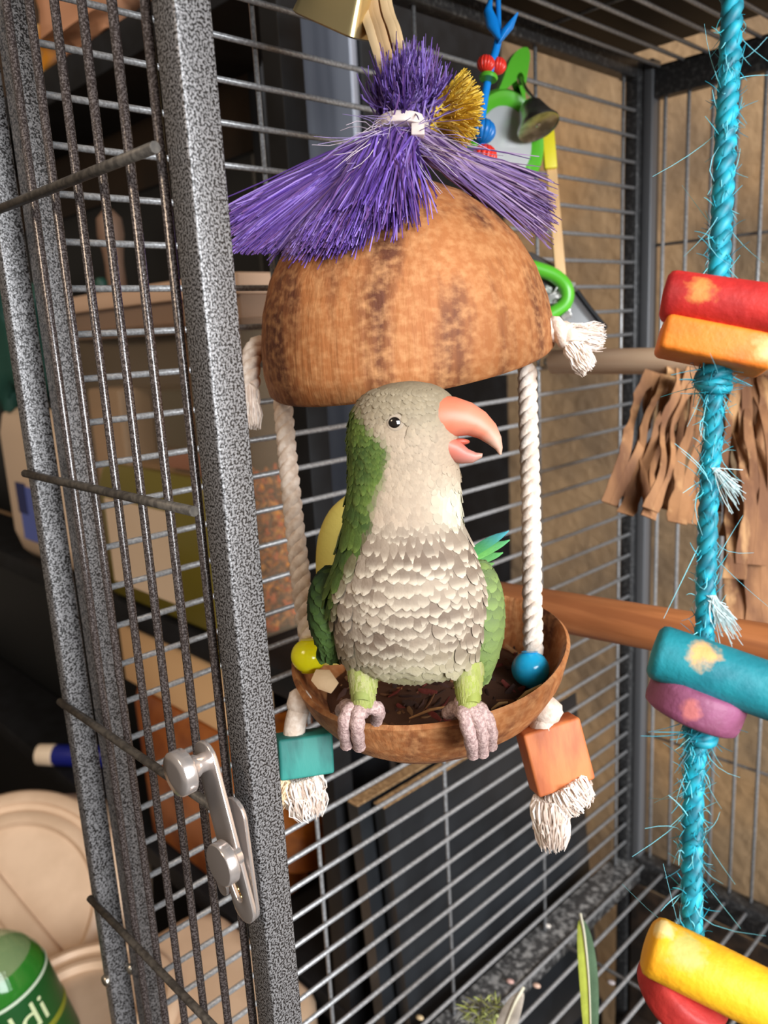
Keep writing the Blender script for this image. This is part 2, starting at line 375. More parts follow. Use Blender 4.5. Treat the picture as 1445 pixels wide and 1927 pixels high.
# two black boards leaning on the shelving
lay = V((1.35, 0, -17.0)).normalized()
for k, (xt, y0, y1, lb) in enumerate(((-3.05, -14.6, -1.0, 'nearer black leaning board with raw chipboard top edge beside the cage'), (-3.95, -15.2, -6.5, 'farther black leaning board with raw chipboard top edge against the shelving'))):
    th = 0.62; top = 7.45
    r = thing('leaning_board', U(xt + 1.5, (y0+y1)/2, -10), lb, 'board', 'boards leaning beside the cage')
    a, b = V((xt - th/2, y0, top)), V((xt - th/2 + 1.45, y0, -10))
    def quad(z, th_): t = (top - z) / (top + 10); x = xt + 1.45 * t; return [(x - th_, y0, z), (x + th_, y0, z), (x + th_, y1, z), (x - th_, y1, z)]
    q0, q1 = quad(top - 0.06, th/2), quad(-10, th/2)
    mk('panel', MB().rings([[V(p)*S for p in q1], [V(p)*S for p in q0]]), blackboard, r, False)
    q0, q1 = quad(top, th/2 - 0.03), quad(top - 0.06, th/2 - 0.03)
    mk('raw_edge', MB().rings([[V(p)*S for p in q1], [V(p)*S for p in q0]]), chip, r, False)
tag(mk('crate', MB().box(U(-4.6, -15.2, -41.9), U(-1.1, -0.9, -10.02)), blackp, None, True, 0.003), 'black crate on the floor under the leaning boards', 'crate')

# clear seed bin with beige lid on the middle shelf
tub = thing('seed_bin', U(-19.3, -12, 12.25), 'tall clear plastic bin of orange-brown seed with a wide beige lid', 'bin')
clear = M('clear_plastic', lin(205, 180, 150), 0.10, 0, alpha=0.14)
mk('bin_wall', MB().box(U(-27.5, -13.7, 12.25), U(-11.0, -13.6, 27.2)).box(U(-11.1, -13.6, 12.25), U(-11.0, -10.7, 27.2)), clear, tub, True, 0.0006)
mk('bin_back', MB().box(U(-27.5, -10.8, 12.25), U(-11.1, -10.7, 27.2)), M('murky_plastic', lin(74, 60, 48), 0.4), tub)
def lidring(z, g):
    f = [V((x, -13.8 - 0.55*(1 - ((x + 19.2) / 8.9) ** 2) - g, z)) for x in [-28.0 - g + (17.4 + 2*g) * k / 16 for k in range(17)]]
    return [p * S for p in f] + [U(-10.6 + g, -10.55, z), U(-28.0 - g, -10.55, z)]
mk('lid', MB().rings([lidring(27.55, 0), lidring(28.35, 0.0), lidring(28.4, 0.0)]), M('lid_beige', lin(222, 186, 158), 0.4), tub, False, 0.002)
mk('rim', MB().rings([lidring(26.1, -0.15), lidring(26.55, 0.1), lidring(26.6, -0.25), lidring(27.55, -0.25)]), M('rim_grey_brown', lin(150, 122, 102), 0.35), tub, False)
seed = MB()
for _ in range(1700):
    if random.random() < 0.5: x, y = random.uniform(-16.5, -11.2), -13.5 + random.uniform(0, 0.3)
    else: x, y = -11.2 - random.uniform(0, 0.3), random.uniform(-13.5, -10.9)
    z = random.uniform(12.4, 19.6 + 0.5*math.sin(x*2)); c = U(x, y, z)
    seed.cur = vary(random.choice([lin(168, 98, 38), lin(120, 66, 26), lin(200, 128, 50), lin(96, 58, 30), lin(188, 84, 30)]), 0.25)
    d = [V((random.gauss(0,1), random.gauss(0,1), random.gauss(0,1))).normalized() for _ in range(2)]
    d.append(d[0].cross(d[1]).normalized()); seed.ell(c, d[0]*0.0032, d[1]*0.002, d[2]*0.0048, 6, 4)
seed.cur = lin(96, 54, 24); seed.box(U(-16.6, -13.2, 12.3), U(-11.5, -10.9, 19.3))
mk('seed', seed, husk, tub, True, kind='stuff')
mk('packet', MB().box(U(-27.2, -13.4, 12.3), U(-23.4, -11.4, 23.4)), M('pale_packet', lin(172, 140, 108), 0.6), tub, False, 0.004)
mk('green_pouch', MB().box(U(-19.6, -13.3, 20.4), U(-15.4, -11.4, 23.4)), M('dark_green_pouch', lin(24, 44, 34), 0.5), tub, False, 0.006)
mk('pink_card', MB().box(U(-19.0, -13.3, 19.5), U(-15.6, -11.6, 20.35)), M('pink_card', lin(176, 104, 84), 0.6), tub, False)
mk('dark_packet', MB().box(U(-24.2, -12.6, 23.5), U(-16.0, -11.2, 26.0)), M('dark_packet', lin(44, 40, 36), 0.5), tub, False, 0.004)
mk('tan_bag', MB().box(U(-23.2, -13.0, 12.3), U(-17.2, -11.2, 19.4)), M('tan_bag', lin(150, 112, 70), 0.6), tub, False, 0.006)
# olive canister with white label, in front of the bin
can = thing('olive_canister', U(-18, -14.6, 12.25), 'squat olive green bottle with a blank white label before the seed bin', 'bottle')
ol = M('olive_plastic', lin(118, 106, 36), 0.3, alpha=0.95)
def rbox(x0, x1, y0, y1, zs, r=0.9):
    rr = []
    for z, g in zs:
        pts = []
        for cx, cy, a0 in ((x1-r, y1-r, 0), (x0+r, y1-r, 90), (x0+r, y0+r, 180), (x1-r, y0+r, 270)):
            for k in range(7):
                a = math.radians(a0 + 15*k); pts.append(V((cx + (r-g)*math.cos(a), cy + (r-g)*math.sin(a), z)) * S)
        rr.append(pts)
    return rr
mk('body', MB().rings(rbox(-23.5, -12.6, -15.3, -13.9, [(12.25, 0.3), (12.6, 0), (18.6, 0), (19.3, 0.25), (19.6, 0.5)], 0.68)), ol, can)
mk('label_card', MB().box(U(-22.4, -15.38, 13.3), U(-15.9, -15.31, 17.9)), M('label_white', lin(226, 200, 172), 0.6), can, False)
mk('amber_sleeve', MB().box(U(-12.5, -15.0, 12.25), U(-11.6, -14.0, 19.0)), M('amber_card', lin(190, 108, 44), 0.6), can, False)
# white jug with blue label at the far left of the shelf
jug = thing('white_jug', U(-36, -14, 12.25), 'white plastic jug with a blue label at the far left of the shelf', 'jug')
mk('body', MB().rings(rbox(-37.2, -27.2, -15.4, -13.3, [(12.25, 0.9), (12.9, 0.35), (14.2, 0), (20.6, 0), (21.8, 0.3), (22.2, 0.8)], 1.0)), M('milky_plastic', lin(224, 196, 168), 0.4), jug)
mk('jug_label', MB().box(U(-34.6, -15.47, 13.9), U(-28.6, -15.41, 17.4)), M('label_blue', lin(92, 108, 186), 0.5), jug, False)
mk('label_square', MB().box(U(-34.8, -15.50, 15.6), U(-33.3, -15.47, 17.6)), M('label_navy', lin(26, 38, 96), 0.5), jug, False)
# black storage box behind the bin and a pale bottle on it
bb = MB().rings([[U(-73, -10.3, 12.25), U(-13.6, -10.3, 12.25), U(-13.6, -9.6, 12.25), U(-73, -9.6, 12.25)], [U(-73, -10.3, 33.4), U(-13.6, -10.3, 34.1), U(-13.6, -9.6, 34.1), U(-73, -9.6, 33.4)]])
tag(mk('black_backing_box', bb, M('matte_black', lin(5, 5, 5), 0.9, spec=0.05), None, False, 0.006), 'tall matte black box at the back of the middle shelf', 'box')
pb_ = thing('pale_bottle', U(-20.5, -12.4, 28.45), 'small pale beige bottle standing on the beige bin lid', 'bottle')
c = onY(212, 470, -12.3); c.z = 28.45*S; sb = onY(212, 392, -12.3).z - c.z
mk('bottle', MB().lathe(c, (0,0,1), [(0.009, 0), (0.010, 0.003), (0.0095, sb*0.35), (0.0105, sb*0.5), (0.0135, sb*0.7), (0.0125, sb*0.9), (0.005, sb)], 20), M('dim_beige', lin(120, 92, 74), 0.6), pb_)
mk('dark_cap', MB().lathe(c + V((-.006, -.014, 0.004)), (0,0,1), [(0.006, 0), (0.007, 0.008), (0.004, 0.012)], 12), M('cap_green', lin(20, 66, 54)), pb_)

# top shelf: crumpled paper bag, carton, cream candle
paper = M('crumpled_paper', (1,1,1,1), 0.7, attr=True, bump=0.2, bscale=120)
def crumple(c, rx, ry, rz, col, amp=0.25, col2=None, split=None, n=28, m=18, seed_=0):
    mb = MB(); rr = []; cc = []
    for i in range(m + 1):
        th = math.pi * (0.01 + 0.98*i/m)
        r_ = []
        for j in range(n):
            ph = 2*math.pi*j/n; d = V((math.sin(th)*math.cos(ph), math.sin(th)*math.sin(ph), math.cos(th)))
            e = V((abs(d.x)**0.6*(1 if d.x > 0 else -1), abs(d.y)**0.6*(1 if d.y > 0 else -1), abs(d.z)**0.6*(1 if d.z > 0 else -1)))
            k = 1 + amp * noise.noise(d*2.2 + V((seed_, 0, 0))) + amp*0.5*noise.noise(d*5 + V((seed_, 3, 0)))
            p = V((e.x*rx*k, e.y*ry*k, max(e.z*rz*k, -rz))); r_.append(c + p)
            cc.append(col2 if (col2 and split(d)) else col)
        rr.append(r_)
    return mb.rings(rr, True, cc)
bc = onY(210, 85, -14.2); bc.z = 38.6*S + 0.040
tag(mk('paper_bag', crumple(bc, 0.088, 0.035, 0.040, lin(206, 148, 112), 0.3, lin(232, 150, 24), lambda d: d.x < -0.55, seed_=2), paper, None), 'crumpled tan paper bag with an orange end on the top shelf', 'bag')
cc_ = onY(83, 165, -15.0); cc_.z = 38.6*S
tag(mk('cream_candle', MB().lathe(cc_, (0,0,1), [(0.013, 0), (0.0135, 0.002), (0.0135, 0.040), (0.012, 0.043), (0.003, 0.0425)], 24), M('cream_wax', lin(226, 192, 132), 0.5), None), 'cream cylinder candle standing left of the paper bag on the top shelf', 'candle')
wc = onY(140, 10, -11.5)
tag(mk('white_carton', MB().box(V((wc.x - 0.08, -11.5*S, 38.62*S)), V((wc.x + 0.10, -10.5*S, wc.z))), M('carton_white', lin(196, 180, 164), 0.6), None, False, 0.002), 'white carton standing behind the paper bag on the top shelf', 'carton')

gc = onY(16, 690, -13.8); gc.z = 22.25*S + 0.070
tag(mk('green_cloth', crumple(gc, 0.085, 0.035, 0.075, lin(16, 62, 50), 0.25, seed_=5), paper, None), 'dark green cloth bundle piled on top of the white jug', 'cloth')
# lower shelf: brown box, beige box on it, marker pen, dark jar
tag(mk('brown_box', MB().rings(rbox(-23.6, -12.2, -15.0, -11, [(-3.0, 0.6), (-2.4, 0.1), (5.8, 0), (6.6, 0.25)], 1.1)), M('amber_brown_lacquer', lin(168, 96, 42), 0.35, 0, lin(132, 68, 28), 22), None), 'glossy amber brown storage box on the lower shelf', 'box')
tag(mk('amber_jar', MB().lathe(onY(548, 1395, -13.0), (0, 0, 1), [(0.03, -0.115), (0.034, -0.11), (0.034, -0.01), (0.028, 0.0), (0.02, 0.012), (0.02, 0.02), (0.004, 0.021)], 32), M('amber_glass', lin(150, 84, 30), 0.2, 0, lin(110, 56, 20), 30), None), 'small amber jar at the right end of the lower shelf', 'jar')
tag(mk('beige_carton', MB().box(U(-24.5, -14.6, 6.62), U(-14.5, -11.2, 10.2)), M('beige_card', lin(220, 178, 130), 0.6), None, False, 0.003), 'beige carton lying on top of the amber brown box', 'carton')
pen = thing('white_capped_bottle', onY(85, 1455, -16.0), 'navy blue bottle with white cap lying on the lower shelf', 'bottle')
pc = onY(104, 1456, -15.3); pc.z = -3.0*S + 0.0146
pen.location = pc - V((0, 0, 0.0146)); px_ = V((0.80, 0.60, 0.0)).normalized()
mk('cap', MB().lathe(pc - px_*0.020, px_, [(0.0115, 0), (0.0140, 0.0015), (0.0145, 0.022), (0.0135, 0.025)], 24), M('cap_white', lin(226, 200, 170), 0.45), pen)
mk('body', MB().lathe(pc - px_*0.020, px_, [(0.0135, 0.025), (0.0142, 0.028), (0.0142, 0.10), (0.012, 0.104)], 24), M('navy_plastic', lin(20, 28, 110), 0.35), pen)

# storage bins on the floor, left of the cage
b2 = thing('storage_bin', U(-10.8, -22.5, -42), 'beige plastic storage bin with ringed lid close to the cage corner', 'bin', 'beige bins on the floor')
mk('body', MB().rings(rbox(-15.3, -6.0, -29.5, -15.9, [(-42, 0.8), (-41, 0.3), (-5.2, 0.0), (-4.8, 0.0)], 1.6)), beige, b2)
mk('lid', MB().rings(rbox(-15.6, -5.7, -29.8, -15.65, [(-4.8, 0.1), (-4.7, 0), (-3.2, 0.0), (-2.8, 0.35), (-2.78, 0.9)], 1.8)), beige, b2)
lc = U(-13.2, -23.6, -2.8)
mk('lid_ring', MB().lathe(lc, (0, 0, 1), [(0.080, -0.002), (0.080, 0.006), (0.076, 0.010), (0.070, 0.010), (0.067, 0.006), (0.058, 0.006), (0.055, 0.010), (0.050, 0.010), (0.048, 0.004), (0.01, 0.004)], 64), beige, b2)
n1 = V((0.62, -0.42, 0.66)).normalized()
b1 = thing('storage_bin', U(-27, -22, -42), 'large beige storage bin with a round ribbed screw lid at the far left', 'bin', 'beige bins on the floor')
lc = onZ(20, 1712, -3.2)
x1 = n1.cross(V((0,0,1))).normalized(); y1_ = x1.cross(n1).normalized()
if y1_.z < 0: y1_ = -y1_
bc1 = lc - n1 * 0.19
mb = MB(); rr = []
for h, g in ((0.03, 0.05), (0.05, 0.005), (0.09, 0.0), (0.145, 0.015), (0.172, 0.035), (0.178, 0.06)):
    hw, hh, r = 0.124 - g, 0.128 - g, 0.100 - g*0.6; pts = []
    for cx, cy, a0 in ((hw-r, hh-r, 0), (-hw+r, hh-r, 90), (-hw+r, -hh+r, 180), (hw-r, -hh+r, 270)):
        for k in range(9): a = math.radians(a0 + 90*k/8); pts.append(bc1 + x1*(cx + r*math.cos(a)) + y1_*(cy + r*math.sin(a)) + n1*h)
    rr.append(pts)
mk('body', mb.rings(rr), beige, b1)
mk('base', MB().rings(rbox(-34, -17, -30, -18, [(-42, 0.6), (-41, 0), (-15, 0), (-13, 1.0)], 2.5)), beige, b1)
lid1 = mk('screw_lid', MB().lathe(lc, n1, [(0.117, -0.02), (0.117, -0.002), (0.113, 0.004), (0.104, 0.005), (0.101, 0.001), (0.096, 0.001), (0.092, 0.007), (0.083, 0.008), (0.079, 0.002), (0.02, 0.004), (0.002, 0.004)], 72), beige, b1)
for a in (0.9,): 
    d = x1*math.cos(a) + y1_*math.sin(a); mk('grip_rib', MB().obox(lc + n1*0.004, d*0.074, n1.cross(d)*0.013, n1*0.006), beige, lid1, True, 0.004)

# green bottle
gbt = thing('green_bottle', onZ(20, 1925, -6), 'green plastic drink bottle with dark green label reading ddi', 'bottle')
bD = 0.60; bt = at(14, 1768, bD); ax = (at(30, 1927, bD) - at(-8, 1768, bD)); 
ax = (-UP + RT*0.30 + FW*0.30).normalized()
gr = M('green_pet', lin(34, 120, 30), 0.08, 0, alpha=0.72); cl = M('clear_pet', lin(150, 168, 120), 0.06, 0, alpha=0.45)
gbt.location = bt + ax*0.10
bx0 = at(-30, 1786, bD)
mk('shoulder', MB().lathe(bx0, ax, [(0.012, -0.006), (0.020, 0.001), (0.027, 0.010), (0.0315, 0.022), (0.0325, 0.034)], 40), cl, gbt)
mk('green_band', MB().lathe(bx0, ax, [(0.0285, 0.014), (0.0322, 0.022), (0.0331, 0.028), (0.0331, 0.0305)], 40), gr, gbt)
lab = mk('label_sleeve', MB().lathe(bx0, ax, [(0.0334, 0.030), (0.0336, 0.032), (0.0336, 0.100), (0.031, 0.104)], 48), M('label_dark_green', lin(14, 74, 26), 0.4), gbt)
mk('white_stripe', MB().lathe(bx0, ax, [(0.0338, 0.0305), (0.0340, 0.031), (0.0340, 0.0325), (0.0338, 0.033)], 48), M('stripe_white', lin(190, 205, 180), 0.5), lab)
# lettering wrapped round the label
fc = bpy.data.curves.new('lettering', 'FONT'); fc.body = 'ddi'; fc.size = 0.030; fc.extrude = 0.0; fo = bpy.data.objects.new('lettering', fc); COL.objects.link(fo)
dg = bpy.context.evaluated_depsgraph_get(); tm = bpy.data.meshes.new_from_object(fo.evaluated_get(dg)); bpy.data.objects.remove(fo); 
bmt = bmesh.new(); bmt.from_mesh(tm); bmesh.ops.triangulate(bmt, faces=bmt.faces); bmesh.ops.subdivide_edges(bmt, edges=[e for e in bmt.edges if e.calc_length() > 0.003], cuts=3, use_grid_fill=False)
tocam = (CAM - (bx0 + ax*0.07)); tocam = (tocam - ax*tocam.dot(ax)).normalized(); sd = (-ax).cross(tocam).normalized() * 1.0
sd = (RT - ax*RT.dot(ax)); sd = (sd - tocam*sd.dot(tocam)).normalized()
mt_ = MB(); wid = max(v.co.x for v in bmt.verts)
vs = []
for v in bmt.verts:
    a = (v.co.x - wid*0.52) / 0.0336; R_ = 0.0344
    vs.append(bx0 + ax*(0.060 - v.co.y) + (tocam*math.cos(a) + sd*math.sin(a))*R_)
mt_.add(vs, [tuple(v.index for v in f.verts) for f in bmt.faces]); bmt.free()
mk('lettering', mt_, M('letter_cream', lin(196, 206, 160), 0.5), lab, False)
mk('gold_scroll', MB().lathe(bx0, ax, [(0.0338, 0.066), (0.0341, 0.067), (0.0341, 0.070), (0.0338, 0.071)], 48), M('label_gold', lin(120, 124, 30), 0.5), lab)

# ================================================================== coconut swing
Ab = (UP - RT*0.13 - FW*0.33).normalized(); A = (UP - RT*0.19 - FW*0.33).normalized()            # the swing hangs tipped towards the doorway
E1 = (RT - A*RT.dot(A)).normalized(); E2 = A.cross(E1)   # E2 points into the cage
DD, DB = 0.365, 0.350
dc, bc = at(770, 697, DD), at(805, 1222, DB)
kd, kb = DD / F, DB / F
swing = thing('coconut_swing', bc - A*0.06, 'hanging coconut shell swing with domed roof, cotton ropes and purple fibre tuft', 'bird toy')
def wob(a, h): return 1 + 0.012*math.sin(3*a + 1) + 0.008*math.sin(5*a + 20*h)
prof = [(258, 4), (264, 0), (270, 6), (273, 42), (267, 92), (252, 148), (226, 204), (188, 254), (140, 295), (88, 322), (40, 334), (4, 337)]
dome_mb = MB().lathe(dc, A, [(r*kd, h*kd) for r, h in prof], 72, E1, rf=wob)
dome = mk('coconut_roof', dome_mb, coco, swing)
mk('roof_lining', MB().lathe(dc, A, [(r*kd*0.955, h*kd*0.955 + 0.0005) for r, h in prof[1:]], 48, E1, rf=wob), cocoin, dome)
A = Ab; E1 = (RT - A*RT.dot(A)).normalized(); E2 = A.cross(E1)
bprof = [(4, -168), (60, -165), (120, -152), (175, -126), (220, -88), (248, -46), (262, 0), (256, 6), (250, 0), (236, -44), (208, -82), (164, -116), (110, -140), (50, -152), (4, -154)]
mk('coconut_bowl', MB().lathe(bc, A, [(r*kb, h*kb) for r, h in bprof], 72, E1, rf=wob), coco, swing)
# wood chips lying in the bowl
chips = MB(); chips.cur = lin(78, 46, 28)
chips.lathe(bc, A, [(205*kb, -84*kb), (150*kb, -66*kb), (80*kb, -60*kb), (4*kb, -56*kb)], 40, E1, rf=lambda a, h: 1 + 0.03*math.sin(7*a))
for _ in range(420):
    a = random.uniform(0, 6.283); r = math.sqrt(random.random()) * 200; h = -60 - 24*(r/200)**2 + random.uniform(-6, 10)
    p = bc + (E1*math.cos(a) + E2*math.sin(a))*r*kb + A*h*kb
    d = (E1*random.gauss(0,1) + E2*random.gauss(0,1) + A*random.gauss(0,0.35)).normalized(); e = d.cross(A).normalized(); g = d.cross(e)
    l = random.uniform(0.004, 0.011)
    chips.cur = vary(random.choice([lin(92, 56, 34), lin(60, 34, 22), lin(128, 84, 52), lin(150, 106, 66), lin(70, 42, 34), lin(110, 40, 30)]), 0.25)
    chips.tube([p - d*l/2, p + g*0.0006, p + d*l/2], [0.0007, random.uniform(0.001, 0.0019), 0.0006], 5, flat=0.5)
mk('bedding', chips, husk, swing, True, kind='stuff')
for k, (x0, y0, x1_, y1_, wd, c) in enumerate(((770, 1352, 850, 1328, 8, lin(196, 138, 84)), (965, 1330, 1020, 1290, 16, lin(214, 178, 116)), (590, 1270, 630, 1295, 20, lin(206, 176, 138)), (925, 1335, 955, 1322, 9, lin(214, 170, 110)))):
    p, q = at(x0, y0, 0.318 if k != 2 else 0.335), at(x1_, y1_, 0.318 if k != 2 else 0.335)
    mb = MB(); mb.cur = c; mb.tube([p, p.lerp(q, 0.5) + A*0.001, q], [wd*0.55*kb, wd*kb, wd*0.6*kb], 8, flat=0.35)
    mk('bark_piece', mb, husk, swing)
# pale yellow husk slice standing in the bowl behind the parrot
yh = smooth([at(612, 1062, 0.352), at(616, 1015, 0.352), at(634, 972, 0.352), at(664, 945, 0.352)], 5)
mb = MB(); mb.cur = lin(205, 186, 92); mb.tube([at(622, 1250, 0.352)] + yh, 0.0042, 10, flat=0.5)
mk('corn_husk', mb, husk, swing)

# ropes, beads, knots
def cot(a, t): return lin(236, 220, 206)
lp = [at(528, 700, 0.366), at(535, 790, 0.363), at(548, 930, 0.358), at(566, 1090, 0.354), at(582, 1215, 0.350), at(584, 1260, 0.350)]
rp = [at(992, 690, 0.364), at(994, 790, 0.360), at(999, 950, 0.356), at(1001, 1100, 0.352), at(1003, 1225, 0.348), at(1000, 1290, 0.348)]
for path, nm in ((lp, 0), (rp, 1)):
    mk('cotton_rope', rope_mb(path, 0.0042, 3, 0.016, rs=0.60, sides=9), cotton, swing)
for x, y, r, c, nm in ((581, 1234, 33.5, lin(246, 240, 30), 'glossy yellow bead'), (998, 1259, 35.5, lin(44, 196, 250), 'glossy sky blue bead')):
    D = 0.3435; R = r*D/F; c0 = at(x, y, D); ua = (lp[-2] - lp[-1]).normalized()
    pr = [(0.0035, R*0.92)] + [(R*math.cos(t), R*math.sin(t)*0.96) for t in [math.radians(75 - 150*k/14) for k in range(15)]] + [(0.0035, -R*0.92)]
    mk('bead', MB().lathe(c0, ua, pr, 36), M('bead_%d' % int(x), c, 0.16, sss=0.25), swing, label=nm)
def fray(mb, p, d, n, L, spread, r=0.00036, base=0.003, cols=(lin(240, 226, 214), lin(222, 202, 188), lin(250, 240, 232)), droop=0.0):
    d = d.normalized(); x = d.orthogonal().normalized(); y = d.cross(x)
    for _ in range(int(n*1.7)):
        a = random.uniform(0, 6.283); q = math.sqrt(random.random())
        o = (x*math.cos(a) + y*math.sin(a))*q
        l = L*random.uniform(0.7, 1.08); e = p + d*l + o*spread + V((0, 0, -droop*random.uniform(0.6, 1.2)))
        pts = bez(p + o*base, p + d*l*0.5 + o*(base + spread*0.35), e, 5)
        kk = V((random.gauss(0,1), random.gauss(0,1), random.gauss(0,1)))*spread*0.16; pts = [q_ + kk*math.sin(1.2*i_) for i_, q_ in enumerate(pts)]
        mb.tube(pts, [r, r*1.1, r, r*0.9, r*0.8, r*0.4], 3, cols=[vary(random.choice(cols), 0.08)]*6)
    return mb
# left stopper knot on the roof and its frayed tail
mk('rope_knot', rope_mb([at(505, 660, 0.372), at(485, 650, 0.366), at(472, 680, 0.362), at(470, 730, 0.361)], 0.0044, 3, 0.016, rs=0.62, sides=9), cotton, swing)
mk('frayed_end', fray(MB(), at(470, 725, 0.361), at(474, 805, 0.361) - at(470, 725, 0.361), 260, 0.0185, 0.0042), fibre, swing)
mk('rope_knot', rope_mb([at(990, 605, 0.356), at(1020, 612, 0.346), at(1050, 622, 0.342), at(1075, 640, 0.342)], 0.0050, 3, 0.016, rs=0.62, sides=9), cotton, swing)
mk('frayed_end', fray(fray(MB(), at(1065, 632, 0.342), at(1140, 625, 0.342) - at(1065, 632, 0.342), 260, 0.0150, 0.0055, droop=0.002), at(1070, 645, 0.342), at(1112, 690, 0.342) - at(1070, 645, 0.342), 240, 0.0125, 0.0045, droop=0.002), fibre, swing)
mk('drill_hole', MB().lathe(at(1016, 612, 0.3495), (RT*0.75 - FW*0.6), [(0.0062, 0), (0.0062, 0.0008), (0.004, 0.0009)], 20), M('hole_dark', lin(70, 34, 20), 0.9), dome)
# lower knots, wooden blocks and tassels
mk('rope_knot', MB().ell(at(563, 1322, 0.338), RT*0.0052, FW*0.0052, UP*0.0062, 14, 8, lambda t, p: 1 + 0.08*math.sin(3*p + 6*t)).tube(smooth([at(563, 1335, 0.338), at(556, 1360, 0.338), at(552, 1395, 0.338)], 3), 0.0045, 10), cotton, swing)
mk('rope_knot', MB().ell(at(1028, 1338, 0.330), RT*0.0066, FW*0.0062, UP*0.0062, 14, 8, lambda t, p: 1 + 0.08*math.sin(3*p + 6*t)).ell(at(1022, 1368, 0.330), RT*0.0056, FW*0.006, UP*0.0048, 14, 8), cotton, swing)
teal_w = M('teal_stain_wood', lin(42, 128, 118), 0.6, 0, lin(26, 98, 92), 120, 4, stretch=(1, 1, 0.2), bump=0.2, bscale=300)
oran_w = M('orange_stain_wood', lin(206, 118, 66), 0.6, 0, lin(176, 92, 50), 120, 4, stretch=(1, 1, 0.2), bump=0.2, bscale=300)
k1 = 0.338 / F
mk('wood_block', MB().obox(at(572, 1417, 0.338), (RT + UP*0.06 + FW*0.3)*49*k1, (UP - RT*0.05)*38*k1, (FW - RT*0.3)*0.006), teal_w, swing, True, 0.0012, label='teal stained wooden block')
k1 = 0.330 / F
mk('wood_block', MB().obox(at(1043, 1418, 0.330), (RT + UP*0.26 + FW*0.2)*55*k1, (UP - RT*0.26)*58*k1, (FW - RT*0.2)*0.0055), oran_w, swing, True, 0.0012, label='orange stained wooden block')
p0 = at(566, 1462, 0.338)
mk('cotton_tassel', fray(fray(MB(), p0, at(585, 1535, 0.338) - p0, 340, 0.0160, 0.0062, base=0.008), p0 - RT*0.006, at(545, 1500, 0.338) - p0, 200, 0.011, 0.006, base=0.006, cols=(lin(236, 208, 168), lin(224, 196, 160))), fibre, swing)
p0 = at(1058, 1470, 0.330)
mk('cotton_tassel', fray(fray(MB(), p0, at(1085, 1520, 0.330) - p0, 330, 0.0125, 0.0070, base=0.009), at(1035, 1500, 0.330), at(1040, 1592, 0.330) - at(1035, 1500, 0.330), 340, 0.0200, 0.0055, base=0.007), fibre, swing)

# purple sisal tuft tied at the top
from mathutils.bvhtree import BVHTree
dtree = BVHTree.FromPolygons([tuple(v) for v in dome_mb.v], dome_mb.f)
def dome_depth(x, y, default, lift):
    d = ray(x, y); h = dtree.ray_cast(CAM, d.normalized())
    return default if h[0] is None else min(default, (h[0] - CAM).dot(FW) - lift)
PUR = [lin(104, 74, 160), lin(82, 52, 128), lin(128, 98, 182), lin(150, 122, 198), lin(94, 62, 132), lin(116, 78, 140), lin(74, 46, 112)]
TD_ = 0.334
tie = at(756, 246, TD_)
tuft = MB()
def strand(mb, p, c, e, col, r=0.00040):
    pts = bez(p, c, e, 6); k = V((random.gauss(0, 1), random.gauss(0, 1), random.gauss(0, 1)))*0.0007
    pts = [q + k*math.sin(i*1.1) for i, q in enumerate(pts)]
    mb.tube(pts, [r, r, r*1.05, r, r*0.9, r*0.8, r*0.5], 3, cols=[vary(col, 0.2)]*7)
def rnd(s): return V((random.gauss(0, s), random.gauss(0, s), random.gauss(0, s)))
for _ in range(2400):      # upper brush
    x = random.gauss(770, 30); y = random.gauss(135, 26) + abs(x - 770)*0.25
    strand(tuft, tie + RT*random.uniform(-.009, .010) + FW*random.uniform(-.006, .006), at(x*0.8 + 756*0.2 + random.gauss(0, 7), 195, TD_ + random.gauss(0, .007)), at(x, y, TD_ + random.gauss(0, .009)), random.choice(PUR))
def fall(ex, ey, n0, r, cols, lift=0.004, dflt=0.338):
    d1 = dome_depth(ex, ey, dflt, random.uniform(0.0005, lift)); mx, my = ex*0.5 + 752*0.5, 262 + (ey - 246)*0.32 + random.gauss(0, 8)
    d2 = min(dome_depth(mx, my, 0.334, lift + 0.003), (d1 + TD_)/2 - 0.001)
    strand(tuft, tie + RT*random.uniform(-.010, .010) + FW*random.uniform(-.007, .006) - UP*0.002, at(mx, my, d2), at(ex, ey, d1 + random.gauss(0, .0015)), random.choice(cols), r)
for _ in range(3600):      # skirt to the left
    u = random.random(); ex = 440 + 235*u + random.gauss(0, 14); ey = 405 + 78*math.sin(min(1, u*1.5)*1.6) - 48*u + random.gauss(0, 18)
    if u < 0.30: ey = random.uniform(385, 480)
    fall(ex, ey, 0, 0.00044, PUR, 0.007)
for _ in range(1700):      # middle
    fall(random.gauss(690, 46), random.gauss(392, 26), 0, 0.00042, PUR, 0.010)
for _ in range(500):
    fall(random.uniform(560, 720), random.uniform(330, 400), 0, 0.00042, PUR, 0.014)
for _ in range(1700):      # skirt to the right
    u = random.random()**0.8; ex, ey = 860 + 180*u + random.gauss(0, 9), 318 + 85*u + random.gauss(0, 9 + 20*u)
    fall(ex, ey, 0, 0.00040, [lin(130, 100, 152), lin(146, 116, 160), lin(112, 84, 140), lin(166, 138, 172)], 0.006)
for _ in range(55):       # pale stray hairs
    a = random.uniform(0, 6.28); L = random.uniform(60, 125)
    strand(tuft, tie + rnd(.006), at(756 + 60*math.cos(a), 260 + 40*math.sin(a), 0.322), at(770 + 1.5*L*math.cos(a), 285 + L*math.sin(a)*0.8, 0.315 + random.gauss(0, .008)), random.choice([lin(206, 190, 200), lin(170, 150, 200)]), 0.00020)
mk('purple_fibre_tuft', tuft, fibre, swing, True, kind='stuff', label='purple sisal fibre tuft')
yel = MB()
